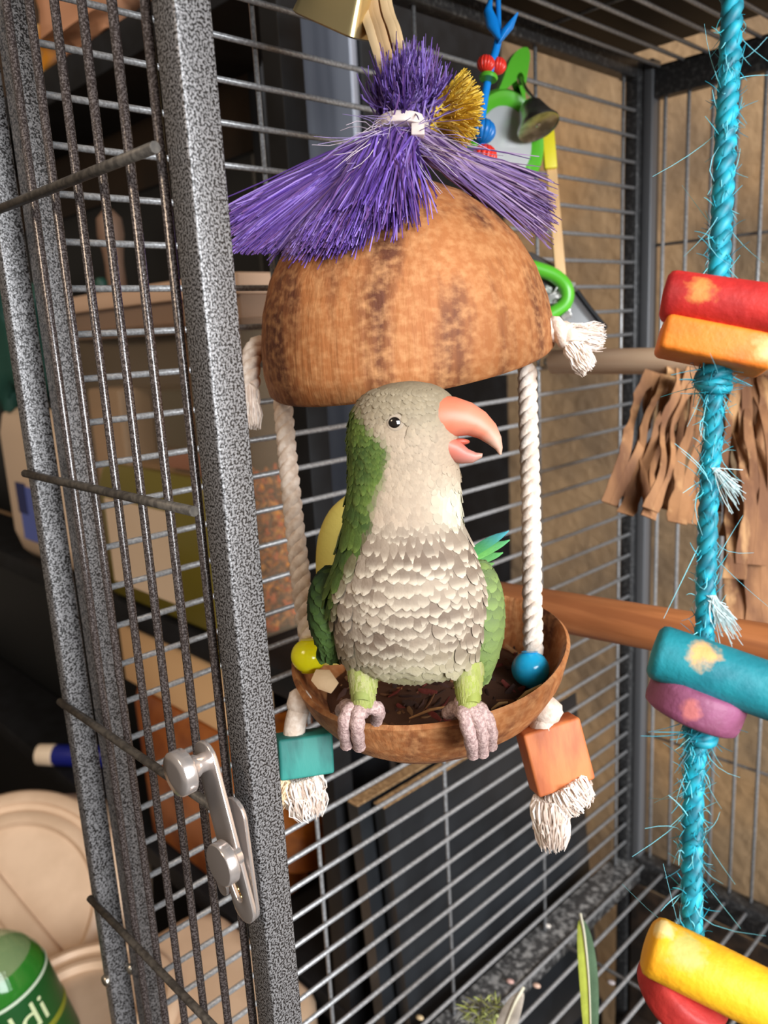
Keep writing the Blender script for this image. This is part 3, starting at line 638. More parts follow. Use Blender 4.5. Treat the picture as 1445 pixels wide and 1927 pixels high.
for _ in range(1100):
    a = random.uniform(-0.85, 0.8); L = random.uniform(55, 118)
    strand(yel, at(796, 232, 0.336) + rnd(.003), at(812 + 30*math.cos(a), 208 + 34*math.sin(a), 0.336), at(800 + L*math.cos(a)*0.96, 205 + L*math.sin(a)*0.9, 0.336 + random.gauss(0, .007)), random.choice([lin(222, 180, 50), lin(240, 208, 96), lin(200, 156, 44)]), 0.00042)
mk('yellow_fibre_tuft', yel, fibre, swing, True, kind='stuff', label='yellow sisal fibre tuft')
zt = MB().lathe(at(758, 241, 0.334), UP + RT*0.03, [(0.0098, -0.0022), (0.0112, -0.0022), (0.0112, 0.0022), (0.0098, 0.0022)], 36, RT).obox(at(786, 246, 0.324), RT*0.0027, UP*0.0024, FW*0.002)
mk('zip_tie', zt, M('clear_nylon', lin(232, 214, 204), 0.35, sss=0.2), swing, True, 0.0005)
# raffia hanger up to the roof bars and the brass bell
top = at(700, 0, 0.344); top = top + V((0, 0, 35.5*S - top.z))
def rcol(a, t): return vary(lin(206, 160, 112), 0.18)
raf = MB()
for k in range(20):
    o = RT*random.uniform(-.0075, .0065) + FW*random.uniform(-.004, .004)
    raf.tube(smooth([at(745, 150, 0.336) + o*0.8 + RT*.000, at(722, 70, 0.340) + o, at(705, 0, 0.344) + o*0.9, top + o*0.4], 6), random.uniform(0.0010, 0.0024), 7, flat=0.5, cols=[vary(random.choice([lin(222, 180, 132), lin(196, 148, 102), lin(236, 200, 152)]), 0.1)]*19)
mk('raffia_hanger', raf, fibre, swing)
brass = M('brass', (0.80, 0.64, 0.32, 1), 0.28, 0.85)
def frus(c, ax_, ux, uy, secs):
    rr = []
    for h, a, b in secs:
        pts = []; r = min(a, b)*0.35
        for cx, cy, a0 in ((a-r, b-r, 0), (-a+r, b-r, 90), (-a+r, -b+r, 180), (a-r, -b+r, 270)):
            for k in range(5): t = math.radians(a0 + 22.5*k); pts.append(c + ax_*h + ux*(cx + r*math.cos(t)) + uy*(cy + r*math.sin(t)))
        rr.append(pts)
    return rr
bax = (UP*0.75 + RT*0.30 - FW*0.55).normalized(); bux = (RT*0.88 - UP*0.42 - FW*0.35); bux = (bux - bax*bux.dot(bax)).normalized(); buy = bax.cross(bux)
bcn = at(630, 52, 0.352)
mk('brass_bell', MB().rings(frus(bcn, bax, bux, buy, [(0.0, 0.0160, 0.0105), (0.0008, 0.0172, 0.0116), (0.014, 0.0142, 0.0092), (0.028, 0.0105, 0.0066), (0.030, 0.0085, 0.005), (0.028, 0.0090, 0.0052), (0.004, 0.0150, 0.0098), (0.0002, 0.0160, 0.0105)])), brass, swing, True, label='brass cow bell')

# ================================================================== the parrot
BD = 0.288; kq = BD / F
def B(px, py, dz): return at(770, 1000, BD) + RT*(px - 770)*kq - UP*(py - 1000)*kq + FW*dz*kq
rows = [  # y, centre x, half width, half depth, centre depth (pixels at the bird's distance)
 (727, 772, 10, 8, -55), (733, 770, 42, 34, -55), (745, 767, 68, 56, -56), (762, 763, 86, 72, -57), (785, 760, 96, 82, -58), (812, 758, 99, 86, -58), (840, 757, 100, 86, -56),
 (870, 758, 100, 84, -50), (900, 759, 101, 82, -44), (940, 758, 103, 84, -38), (980, 757, 107, 90, -32), (1020, 760, 117, 100, -28), (1060, 763, 131, 112, -24),
 (1100, 763, 143, 120, -18), (1140, 765, 146, 122, -10), (1180, 768, 141, 118, 0), (1215, 770, 136, 110, 8), (1245, 773, 126, 96, 16), (1268, 776, 100, 74, 26), (1284, 778, 60, 44, 36), (1290, 778, 22, 16, 40)]
def interp(tab, y):
    if y <= tab[0][0]: return tab[0][1:]
    for a, b in zip(tab, tab[1:]):
        if y <= b[0]:
            t = (y - a[0]) / (b[0] - a[0]); return tuple(p + (q - p)*t for p, q in zip(a[1:], b[1:]))
    return tab[-1][1:]
def catmull(tab, y):
    i = max(k for k in range(len(tab)) if tab[k][0] <= y) if y > tab[0][0] else 0
    i = min(i, len(tab) - 2); a, b, c, d = tab[max(i-1,0)], tab[i], tab[i+1], tab[min(i+2, len(tab)-1)]
    t = (y - b[0]) / (c[0] - b[0]); out = []
    for k in range(1, 5):
        m1 = (c[k] - a[k]) / (c[0] - a[0]) * (c[0]-b[0]); m2 = (d[k] - b[k]) / (d[0] - b[0]) * (c[0]-b[0])
        out.append((2*t**3 - 3*t*t + 1)*b[k] + (t**3 - 2*t*t + t)*m1 + (-2*t**3 + 3*t*t)*c[k] + (t**3 - t*t)*m2)
    return out
gb_ = [(725, 640), (765, 676), (797, 688), (844, 727), (890, 725), (934, 706), (977, 702), (1024, 682), (1060, 662), (1100, 640), (1300, 600)]
def mixc(a, b, t): t = max(0, min(1, t)); return tuple(a[i]*(1-t) + b[i]*t for i in range(3)) + (1,)
def sst(a, b, x): t = max(0, min(1, (x-a)/(b-a))); return t*t*(3-2*t)
GRN, GRND = lin(98, 122, 38), lin(66, 92, 28)
def barcoord(px, py):
    n = noise.noise(V((px*0.012, py*0.012, 0)))*16 + noise.noise(V((px*0.05, py*0.05, 3)))*5
    return (py + 34*((px - 770)/140)**2 + n) / 25.0
def birdcol(px, py, front, nobar=False):
    n = noise.noise(V((px*0.03, py*0.03, 5))); n2 = noise.noise(V((px*0.13, py*0.02, 9)))
    gx = interp(gb_, py)[0] + 9*n + 5*n2
    # front colours; side light put in: throat paler right, browner left
    face = mixc(lin(184, 162, 138), lin(222, 216, 192), sst(780, 860, px)*sst(880, 940, py))
    crown = lin(150, 134, 108)
    c = mixc(crown, face, sst(775, 850, py))
    c = mixc(c, lin(178, 156, 136), 0.5*sst(900, 960, py)*(1 - sst(740, 840, px)))
    if py > 955:
        b = barcoord(px, py); f = b - math.floor(b)
        dark = sst(0.30, 0.62, f) * (1 - sst(0.80, 0.98, f))
        amt = sst(955, 1010, py) * (1 - sst(1165, 1225, py)) * (0.75 + 0.4*n)
        belly = mixc(lin(196, 178, 156), lin(186, 174, 142), sst(1150, 1230, py))
        c = mixc(c, belly, sst(955, 1000, py))
        c = mixc(c, lin(122, 98, 78), 0.0 if nobar else dark*amt*0.95)
        c = mixc(c, lin(168, 160, 112), sst(1225, 1262, py)*0.6)
    g = mixc(GRN, GRND, 0.5 + n)
    t = 1 - sst(-9, 9, px - gx)
    c = mixc(c, g, t)
    c = mixc(g, c, sst(-0.25, 0.05, front))
    c = tuple(x*0.72 for x in c[:3]) + (1,)
    return mixc(c, vary(c, 0.3), 0.3)
NR, NA = 190, 120
bb_ = MB(); rr = []; cc = []
for i in range(NR + 1):
    y = 727 + (1290 - 727) * i / NR
    cx, hw, hd, cz = catmull(rows, y); ring = []
    for j in range(NA):
        t = 2*math.pi*j/NA; px = cx + hw*math.cos(t); fr = math.sin(t); dz = cz - hd*(fr if fr > 0 else fr*1.15)
        # overlapping breast feathers as fine relief
        k = 0.0
        if fr > -0.2 and 940 < y < 1240:
            b = barcoord(px, y); f = b - math.floor(b); k = (f**1.5) * 1.7 * sst(940, 1000, y) * (1 - sst(1190, 1240, y))
        k += 1.5*noise.noise(V((px*0.09, y*0.03, fr*4)))
        ring.append(B(px + k*math.cos(t), y, dz - k*fr)); cc.append(birdcol(px, y, fr))
    rr.append(ring)
bb_.rings(rr, True, cc)
def limb(pts, rad, col, flat=1.0):
    bb_.tube(smooth([B(*p) for p in pts], 4), None or [rad[0] + (rad[-1]-rad[0])*k/((len(pts)-1)*4) for k in range((len(pts)-1)*4 + 1)], 14, cols=[vary(col, 0.1) for _ in range((len(pts)-1)*4+1)], flat=flat)
limb([(690, 1205, 0), (686, 1250, -10), (684, 1285, -25), (682, 1312, -45)], (36*kq, 16*kq), lin(124, 132, 66))
limb([(862, 1205, 0), (872, 1250, -10), (880, 1285, -25), (882, 1315, -45)], (35*kq, 15*kq), lin(130, 138, 60))
def leaf(mb, p, d, nrm, L, wd, col, curve=0.15, n=10, tipc=None, t0=0.3, blunt=False):
    """one feather: pointed vane with a little camber and thickness"""
    d = d.normalized(); s_ = d.cross(nrm).normalized(); nrm = s_.cross(d).normalized(); up_, lo_, cc = [], [], []
    rr = []
    for i in range(n + 1):
        t = i/n; w_ = wd*(math.sin(math.pi*min(1, 0.12 + t*0.86))**0.7) * (1 if t < 0.75 else 1 - 0.5*((t-0.75)/0.25)**2)
        if blunt: w_ = wd*(min(1, 0.45 + t*1.1))*math.sqrt(max(0.02, 1 - max(0, (t - 0.55)/0.45)**2))
        elif i == n: w_ = wd*0.08
        c = p + d*L*t + nrm*curve*L*(t - t*t)
        rr.append([c - s_*w_, c + nrm*wd*0.16, c + s_*w_, c - nrm*0.0003]); cc += [mixc(col, tipc or col, sst(t0, 1, t))]*4
    return mb.rings(rr, True, cc)
def plume():
    mb = MB(); y = 752.0; row = 0
    while y < 1262:
        step = 9.5 if y < 930 else (13 if y < 1000 else 19); wid = 9.5 if y < 930 else (14 if y < 1000 else 21)
        cx, hw, hd, cz = catmull(rows, y); per = math.pi*(hw + hd)*1.0; n = int(per*1.25 / (wid*1.25)); row += 1
        for j in range(n):
            t = -0.35 + (math.pi + 0.7)*(j + 0.5*(row % 2) + random.uniform(-.15, .15))/n
            yy = y + random.uniform(-3, 3) - (26*(math.cos(t)**2) if y > 960 else 8*math.cos(t)**2)
            if yy < 735: continue
            cx, hw, hd, cz = catmull(rows, yy); px = cx + hw*math.cos(t); fr = math.sin(t)
            p = B(px, yy, cz - hd*(fr if fr > 0 else fr*1.15))
            if px > 812 and yy < 880 and fr > -0.4: continue
            if (px - 742)**2 + (yy - 811)**2 < 24**2: continue
            c2, h2, d2, z2 = catmull(rows, min(yy + 12, 1289)); q = B(c2 + h2*math.cos(t), yy + 12, z2 - d2*(fr if fr > 0 else fr*1.15)); dn = (q - p).normalized()
            nr = (RT*math.cos(t)/max(hw, 1) - FW*fr/max(hd, 1)).normalized(); nr = (nr - dn*nr.dot(dn)).normalized()
            base = birdcol(px, yy, fr, True); L = wid*kq*(1.9 if y < 1000 else 2.0)
            isg = base[1] > base[0]*1.25
            amt = 0 if isg else sst(955, 1010, yy)*(1 - sst(1180, 1245, yy))*(0.75 + 0.5*noise.noise(V((px*.02, yy*.02, 1))))
            dark = mixc(base, lin(84, 64, 50), min(1, max(0, amt))*0.85); tipc = mixc(base, lin(232, 218, 196), 0.06 + 0.34*max(0, amt))
            if isg: dark, tipc = mixc(base, (0.02, 0.05, 0.01, 1), 0.25), mixc(base, (0.25, 0.33, 0.08, 1), 0.25)
            leaf(mb, p + nr*0.0001, dn + nr*0.05 + RT*random.gauss(0, .08), nr, L*random.uniform(0.85, 1.15), wid*0.66*kq, vary(dark, .10), 0.05, 7, vary(tipc, .08), 0.62 if y > 950 else 0.3, True)
        y += step
    for cxp, y0, y1, cl in ((684, 1240, 1300, lin(128, 136, 60)), (878, 1240, 1300, lin(134, 144, 54))):
        yy = y0
        while yy < y1:
            for k in range(11):
                t = 0.1 + 2.9*(k + random.random()*0.5)/11; rr_ = 28 - 11*(yy - y0)/60
                nr = (RT*math.cos(t) - FW*math.sin(t)).normalized(); p = B(cxp + rr_*math.cos(t), yy, -14 - 0.35*(yy - y0) - rr_*math.sin(t))
                leaf(mb, p, -UP + nr*0.10, nr, 0.0050, 0.0017, vary(mixc(cl, lin(170, 160, 124), random.random()*0.75*(1 - (yy - y0)/90)), .1), 0.06, 5)
            yy += 11
    return mb
root = B(775, 1330, 0)
par = thing('parrot', root, 'green and grey parrot with pink beak perched on the coconut bowl rim', 'bird')
mk('body', bb_, birdm, par)
mk('contour_feathers', plume(), birdm, par, True, kind='stuff')
# eye
def surf(px, py, extra=0):
    cx, hw, hd, cz = catmull(rows, py); c = max(-1, min(1, (px - cx)/hw)); return B(px, py, cz - hd*math.sqrt(1 - c*c) - extra)
ey = surf(742, 811, -3); nrm = (RT*(-0.14) - FW).normalized()
mk('eye_ring', MB().lathe(ey, nrm, [(16*kq, -5*kq), (16*kq, 1*kq), (13.5*kq, 3.5*kq), (11*kq, 3.5*kq)], 30), M('eye_skin', lin(150, 134, 116), 0.7), par)
mk('eye', MB().ell(ey + nrm*1*kq, RT*12*kq, UP*10.5*kq, nrm*6*kq, 24, 14), eyem, par)
# beak: upper bill hooks to the right and down
def bill(secs, cols, n=22):
    mb = MB(); rr = []; cc = []
    for (x, y, dz, h1, h2, dp, ang), c in zip(secs, cols):
        a = math.radians(ang); ring = []
        for j in range(n):
            t = 2*math.pi*j/n; u = math.sin(t); hgt = h1*u if u > 0 else h2*u
            ring.append(B(x + hgt*math.sin(a), y - hgt*math.cos(a), dz - dp*math.cos(t))); cc.append(c)
        rr.append(ring)
    return mb.rings(rr, True, cc)
PK, PK2, TIP = lin(202, 112, 84), lin(206, 124, 98), lin(188, 148, 128)
mk('upper_bill', bill([(800, 802, -74, 46, 34, 50, -6), (820, 798, -78, 44, 40, 48, 2), (842, 798, -80, 40, 36, 42, 12), (864, 802, -82, 36, 29, 36, 24), (885, 810, -84, 30, 22, 29, 38), (903, 822, -86, 23, 17, 22, 52), (917, 837, -87, 15, 12, 14, 64), (926, 851, -88, 7, 6, 7, 75), (929, 862, -88, 2, 2, 2, 80)],
    [PK, PK, PK, PK2, PK2, PK2, TIP, TIP, TIP]), keratin, par)
mk('lower_bill', bill([(804, 836, -66, 20, 28, 42, 20), (828, 843, -72, 19, 28, 37, 25), (850, 851, -76, 16, 25, 30, 28), (868, 861, -78, 11, 18, 20, 26), (884, 865, -80, 8, 12, 13, 18), (897, 862, -82, 3, 5, 6, 6)],
    [lin(196, 112, 90), lin(190, 108, 88), lin(184, 104, 88), lin(178, 110, 98), lin(178, 124, 112), lin(184, 140, 124)]), keratin, par)
mk('tongue', MB().ell(B(858, 838, -78), RT*18*kq, FW*13*kq, UP*6*kq, 14, 8), M('mouth_red', lin(176, 84, 66), 0.5), par)
# wings with layered feathers
def wing(side, cx, cy, hw, hh, cols, dz):
    mb = MB(); mb.cur = cols[0]
    mb.ell(B(cx, cy, dz), RT*hw*kq, FW*hw*1.5*kq, UP*hh*kq, 26, 22, lambda th, ph: 1 + 0.03*math.sin(9*th + 2*ph))
    k0 = len(mb.v)
    for i, p in enumerate(mb.v):
        y = (at(770, 1000, BD) - p).dot(UP)/kq + 1000
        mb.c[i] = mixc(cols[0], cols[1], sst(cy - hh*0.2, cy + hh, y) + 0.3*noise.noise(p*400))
    row = 0; f = -0.97
    while f < 0.9:
        row += 1; n = 12; th = math.acos(max(-1, min(1, -f)))
        for k in range(n):
            ph = 2*math.pi*(k + 0.5*(row % 2))/n; nx, nz = math.cos(ph), math.sin(ph); s_ = math.sin(th)
            p = B(cx + hw*s_*nx, cy + hh*f, dz + hw*1.5*s_*nz); nr = (RT*nx/hw + FW*nz/(hw*1.5) - UP*f/hh).normalized()
            d = (-UP + FW*0.30); d = (d - nr*d.dot(nr)).normalized(); big = 0.8 + 0.9*max(0, f + 0.4)
            leaf(mb, p + nr*0.0002, d + nr*0.03, nr, 0.0072*big, 0.0030*big**0.5, vary(mixc(cols[1], (0.01, 0.02, 0.01, 1), 0.2), .1), 0.05, 7, vary(cols[0], .1), 0.2, True)
        f += 0.15
    return mb
mk('wing', wing(1, 905, 1150, 42, 96, [lin(118, 138, 74), lin(98, 114, 66), lin(98, 122, 62)], 22), birdm, par)
mk('wing', wing(-1, 620, 1136, 38, 70, [lin(66, 92, 36), lin(44, 66, 30), lin(54, 78, 32)], 30), birdm, par)  # darker greens hold this wing's shade in the colour
tail = MB()
for x0, y0, x1_, y1_, c, t in ((880, 1060, 980, 1003, lin(76, 150, 84), lin(70, 156, 170)), (884, 1066, 982, 1022, lin(110, 176, 88), lin(90, 170, 110)), (886, 1074, 968, 1048, lin(100, 160, 90), lin(96, 170, 96)), (880, 1082, 950, 1070, lin(126, 168, 100), lin(110, 160, 90))):
    p, q = B(x0, y0, 95), B(x1_, y1_, 150); leaf(tail, p, q - p, UP*0.8 - FW*0.6, (q-p).length, 13*kq, c, tipc=t)
mk('tail', tail, birdm, par)
# feet gripping the front of the rim
def toe(mb, pts, r0, r1):
    pp = smooth([at(*p) for p in pts], 4); n = len(pp)
    mb.tube(pp, [(r0 + (r1-r0)*k/(n-1))*(1 + 0.10*math.sin(k*2.2)) for k in range(n)], 10)
def claw(mb, p, d, l=0.0045):
    mb.tube([p, p + d*l*0.5, p + d*l + FW*l*0.4], [0.0011, 0.0008, 0.0002], 8)
fr = 0.288
feet = [([(684, 1308, .284), (684, 1325, .283), (672, 1336, .283)], [[(672, 1330, .283), (655, 1340, .2795), (648, 1368, .280), (652, 1402, .288)], [(680, 1332, .283), (674, 1345, .278), (672, 1375, .279), (676, 1405, .288)], [(682, 1330, .284), (700, 1330, .282), (712, 1338, .284), (708, 1356, .292)], [(668, 1330, .286), (650, 1330, .290), (640, 1340, .298)]]),
        ([(880, 1308, .284), (876, 1325, .283), (878, 1336, .283)], [[(876, 1330, .283), (890, 1340, .2795), (905, 1372, .279), (908, 1418, .287)], [(882, 1328, .283), (905, 1338, .280), (922, 1368, .281), (924, 1404, .289)], [(872, 1330, .283), (874, 1345, .279), (884, 1385, .279), (890, 1420, .287)], [(870, 1328, .286), (852, 1335, .288), (840, 1344, .292)]])]
for shank, toes in feet:
    mb = MB(); toe(mb, shank, 0.0042, 0.0040)
    c0 = at(*shank[-1]); mb.ell(c0 + FW*0.001, RT*0.0052, FW*0.0046, UP*0.0038, 14, 8)
    for t in toes: toe(mb, t, 0.0031, 0.0022)
    ft = mk('foot', mb, skin, par)
    for t in toes:
        a, b = at(*t[-2]), at(*t[-1]); mb2 = MB(); claw(mb2, b, (b - a).normalized()); mk('claw', mb2, M('claw_grey', lin(86, 72, 68), 0.4), ft)

# ================================================================== rope toy on the right
TD = 0.24; kt = TD / F
TEAL = [lin(12, 132, 150), lin(18, 154, 176), lin(10, 102, 120), lin(56, 174, 188)]
t0 = at(1378, 0, TD); ttop = V((t0.x, t0.y, 35.5*S))
rt = thing('rope_toy', at(1300, 1900, TD), 'teal sisal rope toy threaded with red, orange, teal, purple and yellow wood', 'bird toy')
def tcol(a, t): return vary(random.choice(TEAL[:3]), 0.12)
seg1 = [ttop, t0, at(1366, 250, TD), at(1352, 530, TD)]
seg2 = [at(1338, 700, TD), at(1342, 800, TD), at(1333, 950, TD), at(1325, 1215, TD)]
seg3 = [at(1313, 1375, TD), at(1305, 1480, TD), at(1302, 1620, TD), at(1302, 1800, TD)]
for sg, R in ((seg1, 0.0030), (seg2, 0.0027), (seg3, 0.0029)):
    mb = rope_mb(sg, R, 3, 0.0135, cols=tcol, rs=0.62, sides=9)
    path = smooth(sg, 20)
    def src():
        i = random.randrange(len(path) - 1); t = (path[i+1] - path[i]).normalized(); d = V((random.gauss(0,1), random.gauss(0,1), random.gauss(0,1))); d = (d - t*d.dot(t)).normalized()
        return path[i].lerp(path[i+1], random.random()) + d*R*0.95, d*0.5 + t*random.choice([-1, 1])*random.uniform(0.3, 1.2)
    hairs(mb, 300, src, 0.005, 0.00014, lambda: vary(random.choice(TEAL + [lin(120, 204, 214)]), 0.15), 0.5)
    hairs(mb, 26, src, 0.016, 0.00013, lambda: vary(lin(120, 200, 214), 0.15), 0.9, 4)
    # long fibres lying along the lay of the rope
    mk('sisal_rope', mb, fibre, rt)
def knotmb(c, R):
    mb = MB()
    for k in range(4):
        a = k*0.8; pts = []
        for i in range(15):
            t = 2*math.pi*i/14; pts.append(c + (RT*math.cos(t) + FW*math.sin(t))*R + UP*(R*0.45*math.sin(t + a) + (k - 1.5)*R*0.34))
        mb.tube(pts, R*0.42, 8, cols=[tcol(0, 0) for _ in pts])
    hairs(mb, 90, lambda: (c + V((random.gauss(0,1), random.gauss(0,1), random.gauss(0,1))).normalized()*R*1.25, V((random.gauss(0,1), random.gauss(0,1), random.gauss(0,1)))), 0.009, 0.00018, lambda: vary(random.choice(TEAL), 0.1), 0.7)
    return mb
mk('rope_knot', knotmb(at(1342, 712, TD), 0.0039), fibre, rt)
mk('rope_knot', knotmb(at(1318, 1372, TD), 0.0036), fibre, rt)
# pale fibre wisps
wisp = MB(); 
for (x0, y0, x1_, y1_) in ((1345, 880, 1385, 930), (1340, 1120, 1380, 1185), (1340, 1130, 1362, 1175)):
    p = at(x0, y0, TD - .003)
    for _ in range(38):
        e = at(x1_ + random.gauss(0, 10), y1_ + random.gauss(0, 16), TD - .003 + random.gauss(0, .002)); wisp.tube(bez(p + RT*random.gauss(0, .0006), p.lerp(e, 0.5) + RT*random.gauss(0, .0012), e, 4), 0.00013, 3, cols=[vary(lin(196, 214, 216), 0.1)]*5)
mk('loose_wisps', wisp, fibre, rt, True, kind='stuff')
RO = rt.location
def PT(x, y, D, r, c): return (tuple(at(x, y, D) - RO), r, c)
def stain(name, c, wood, sc_=34, lo=0.60, hi=0.70, dark=None, patches=None): return M(name, c, 0.6, 0, None, sc_, 6, lo, hi, bump=0.4, bscale=420, bdist=0.0008, col3=dark, scale3=90, lo3=0.42, hi3=0.75, patches=patches) 
def dowel(name, x0, y0, D0, x1_, y1_, D1, R, mat):
    a, b = at(x0, y0, D0), at(x1_, y1_, D1); d = (b - a).normalized(); a = a + d*R*0.25; L = (b - a).length
    mb = MB().lathe(a, d, [(R*0.3, -R*0.16), (R*0.78, -R*0.12), (R*0.95, 0.0), (R, R*0.18), (R*1.0, L*0.33), (R*0.99, L*0.66), (R, L - 0.001), (R*0.9, L), (R*0.2, L + 0.0005)], 40, rf=lambda t, h: 1 + 0.012*math.sin(3*t + h*90))
    # a small bare-wood patch is in the material; drilled hole is covered by the rope
    return mk(name, mb, mat, rt)
wood = lin(222, 168, 104)
dowel('wood_dowel', 1242, 556, .238, 1600, 606, .222, 48*kt, stain('red_stain', lin(196, 40, 34), lin(214, 132, 66), 30, 0.62, 0.72, lin(150, 22, 24), [PT(1315, 548, .229, 0.0042, lin(214, 132, 66)), PT(1345, 560, .229, 0.003, lin(206, 112, 56))]))
dowel('wood_dowel', 1222, 1222, .238, 1600, 1352, .222, 52*kt, stain('teal_stain', lin(22, 130, 142), wood, 30, 0.66, 0.72, lin(14, 104, 118), [PT(1322, 1236, .229, 0.0048, wood)]))
dowel('wood_dowel', 1212, 1772, .238, 1600, 1962, .222, 54*kt, stain('yellow_stain', lin(240, 178, 22), lin(238, 200, 110), 30, 0.60, 0.75, lin(226, 150, 20), [PT(1290, 1790, .230, 0.0055, lin(190, 176, 90)), PT(1250, 1750, .234, 0.0035, lin(244, 214, 140))]))
# bare chewed patches (thin chips of exposed wood on the dowels)
# orange block, purple and red discs
bd = (at(1445, 680, .232) - at(1245, 640, .238)).normalized(); bu = (UP - bd*UP.dot(bd)).normalized(); bn = bd.cross(bu)
mk('wood_block', MB().obox(at(1343, 652, .236), bd*98*kt, bu*33*kt, bn*0.0085), stain('orange_stain', lin(222, 122, 30), lin(234, 172, 104), 26, 0.58, 0.74, lin(200, 96, 22), [PT(1432, 660, .228, 0.0042, lin(236, 180, 116))]), rt, True, 0.0018)
def disc(x, y, D, n_, R, th, mat):
    return mk('wood_disc', MB().lathe(at(x, y, D), n_, [(R*0.25, -th), (R*0.88, -th), (R*0.97, -th*0.85), (R, -th*0.5), (R*1.0, th*0.5), (R*0.97, th*0.85), (R*0.9, th), (R*0.25, th)], 44), mat, rt)
nd = (UP*0.93 + RT*0.32 - FW*0.12).normalized()
disc(1309, 1320, .239, nd, 88*kt, 33*kt, stain('purple_stain', lin(136, 72, 104), lin(176, 112, 140), 40, 0.55, 0.75, lin(104, 48, 70), [PT(1298, 1338, .226, 0.0032, lin(186, 104, 104))]))
nd2 = (UP*0.78 + RT*0.46 - FW*0.42).normalized()
disc(1284, 1862, .242, nd2, 84*kt, 32*kt, stain('dark_red_stain', lin(178, 44, 38), lin(206, 84, 66), 34, 0.55, 0.75, lin(140, 28, 28)))

# ================================================================== perches
def perch(name, p0, p1, R, mat, label):
    d = (p1 - p0); L = d.length; r = thing(name, p0.lerp(p1, 0.5) - V((0, 0, R)), label, 'perch', 'wooden dowel perches')
    mk('dowel', MB().lathe(p0, d, [(R*0.9, 0), (R, 0.001), (R*1.005, L*0.3), (R*0.995, L*0.6), (R, L - 0.001), (R*0.9, L)], 32), mat, r)
    mk('end_screw', MB().lathe(p0 - d.normalized()*0.006, d, [(0.003, 0), (0.003, 0.0058)], 12), steel, r)
pw1 = M('pale_perch_wood', lin(240, 204, 170), 0.55, 0, lin(222, 178, 142), 60, 4, stretch=(0.12, 1, 1), bump=0.1)
pw2 = M('tan_perch_wood', lin(190, 120, 72), 0.5, 0, lin(158, 94, 54), 130, 4, stretch=(0.07, 1, 1), bump=0.12)
a = onY(1010, 681, -7.5); b = onY(1310, 679, -7.5); d = (b - a) / (b.x - a.x)
perch('wood_perch', a + d*(0.42*S - a.x), a + d*(21*S - a.x), 0.0086, pw1, 'pale wooden dowel perch at the level of the coconut roof')
a = onY(1060, 1152, -15.0); b = onY(1445, 1220, -15.0); d = (b - a) / (b.x - a.x)
perch('wood_perch', a + d*(0.42*S - a.x), a + d*(21*S - a.x), 0.0112, pw2, 'tan wooden dowel perch passing behind the coconut bowl')

# ================================================================== shredded bark strips hanging at the back right
sd_ = thing('shredder_toy', at(1330, 1180, 0.48), 'bunch of torn brown kraft strips hanging from the pale perch', 'bird toy')
kraft = M('kraft_strip', lin(160, 112, 72), 0.8, 0, lin(112, 72, 44), 45, 5, 0.42, 0.62, stretch=(1, 1, 0.25), bump=0.5, bscale=120, bdist=0.002, col3=lin(204, 158, 108), scale3=70, lo3=0.58, hi3=0.72)
def strip(x0, y0, D0, x1_, y1_, D1, w0, w1_, seed_, notch=True):
    a, b = at(x0, y0, D0), at(x1_, y1_, D1); d = (b - a).normalized(); sN = (RT - d*RT.dot(d)).normalized(); nn = sN.cross(d); N = 22; mb = MB()
    tw = 0.9*noise.noise(V((seed_*3.1, 0, 1))); sN, nn = sN*math.cos(tw) + nn*math.sin(tw), nn*math.cos(tw) - sN*math.sin(tw)
    # two ribs separated by a torn slit in the middle part
    for side in (-1, 1):
        rr = []
        for i in range(N + 1):
            t = i/N; wd = (w0 + (w1_ - w0)*t)*1.18*kt_ * (1 + 0.35*noise.noise(V((seed_, t*6, side))))
            c = a.lerp(b, t) + nn*0.006*math.sin(t*7 + seed_) + sN*0.002*noise.noise(V((seed_*7, t*4, 0)))
            gap = wd*0.36*max(0, math.sin(math.pi*(t*1.35 + 0.15*math.sin(seed_))))**0.8 if notch and t > 0.12 else 0.0
            gap = max(gap, 0.00004)
            i0, o0 = side*gap, side*wd*(1 + 0.22*noise.noise(V((t*14, seed_, side))))
            th = 0.0009
            rr.append([c + sN*i0 + nn*th, c + sN*o0 + nn*th*0.6, c + sN*o0 - nn*th*0.6, c + sN*i0 - nn*th])
        mb.rings(rr)
    return mk('kraft_strip', mb, kraft, sd_, True)
kt_ = 0.49 / F
for i, (x0, y0, D0, x1_, y1_, D1, w0, w1_) in enumerate((
    (1236, 700, .51, 1152, 945, .49, 20, 16), (1262, 700, .505, 1176, 965, .485, 15, 13), (1276, 700, .50, 1208, 975, .485, 14, 15), (1298, 700, .495, 1222, 960, .475, 13, 12),
    (1312, 700, .505, 1250, 925, .50, 14, 13), (1325, 700, .50, 1275, 985, .475, 16, 15), (1340, 705, .50, 1300, 990, .485, 12, 13), (1330, 700, .52, 1262, 850, .52, 18, 16),
    (1352, 700, .51, 1345, 960, .50, 14, 17), (1372, 700, .50, 1392, 1180, .48, 16, 17), (1392, 700, .495, 1380, 1090, .48, 16, 16), (1405, 700, .50, 1420, 1060, .47, 20, 24),
    (1420, 700, .49, 1440, 1190, .47, 18, 26), (1436, 700, .50, 1462, 1000, .48, 20, 24), (1450, 700, .50, 1490, 1080, .48, 20, 24), (1250, 702, .515, 1190, 935, .505, 18, 20), (1300, 702, .512, 1238, 955, .50, 18, 22), (1345, 702, .512, 1322, 930, .505, 18, 22), (1385, 702, .512, 1372, 1010, .50, 18, 22), (1410, 702, .51, 1436, 1120, .49, 20, 26))):
    strip(x0, y0, D0, x1_, y1_, D1, w0, w1_, i*1.7 + 0.3)
mk('top_binding', MB().tube([at(1252, 698, .515), at(1300, 695, .515), at(1380, 695, .515), at(1470, 698, .51)], 0.0035, 12), kraft, sd_)

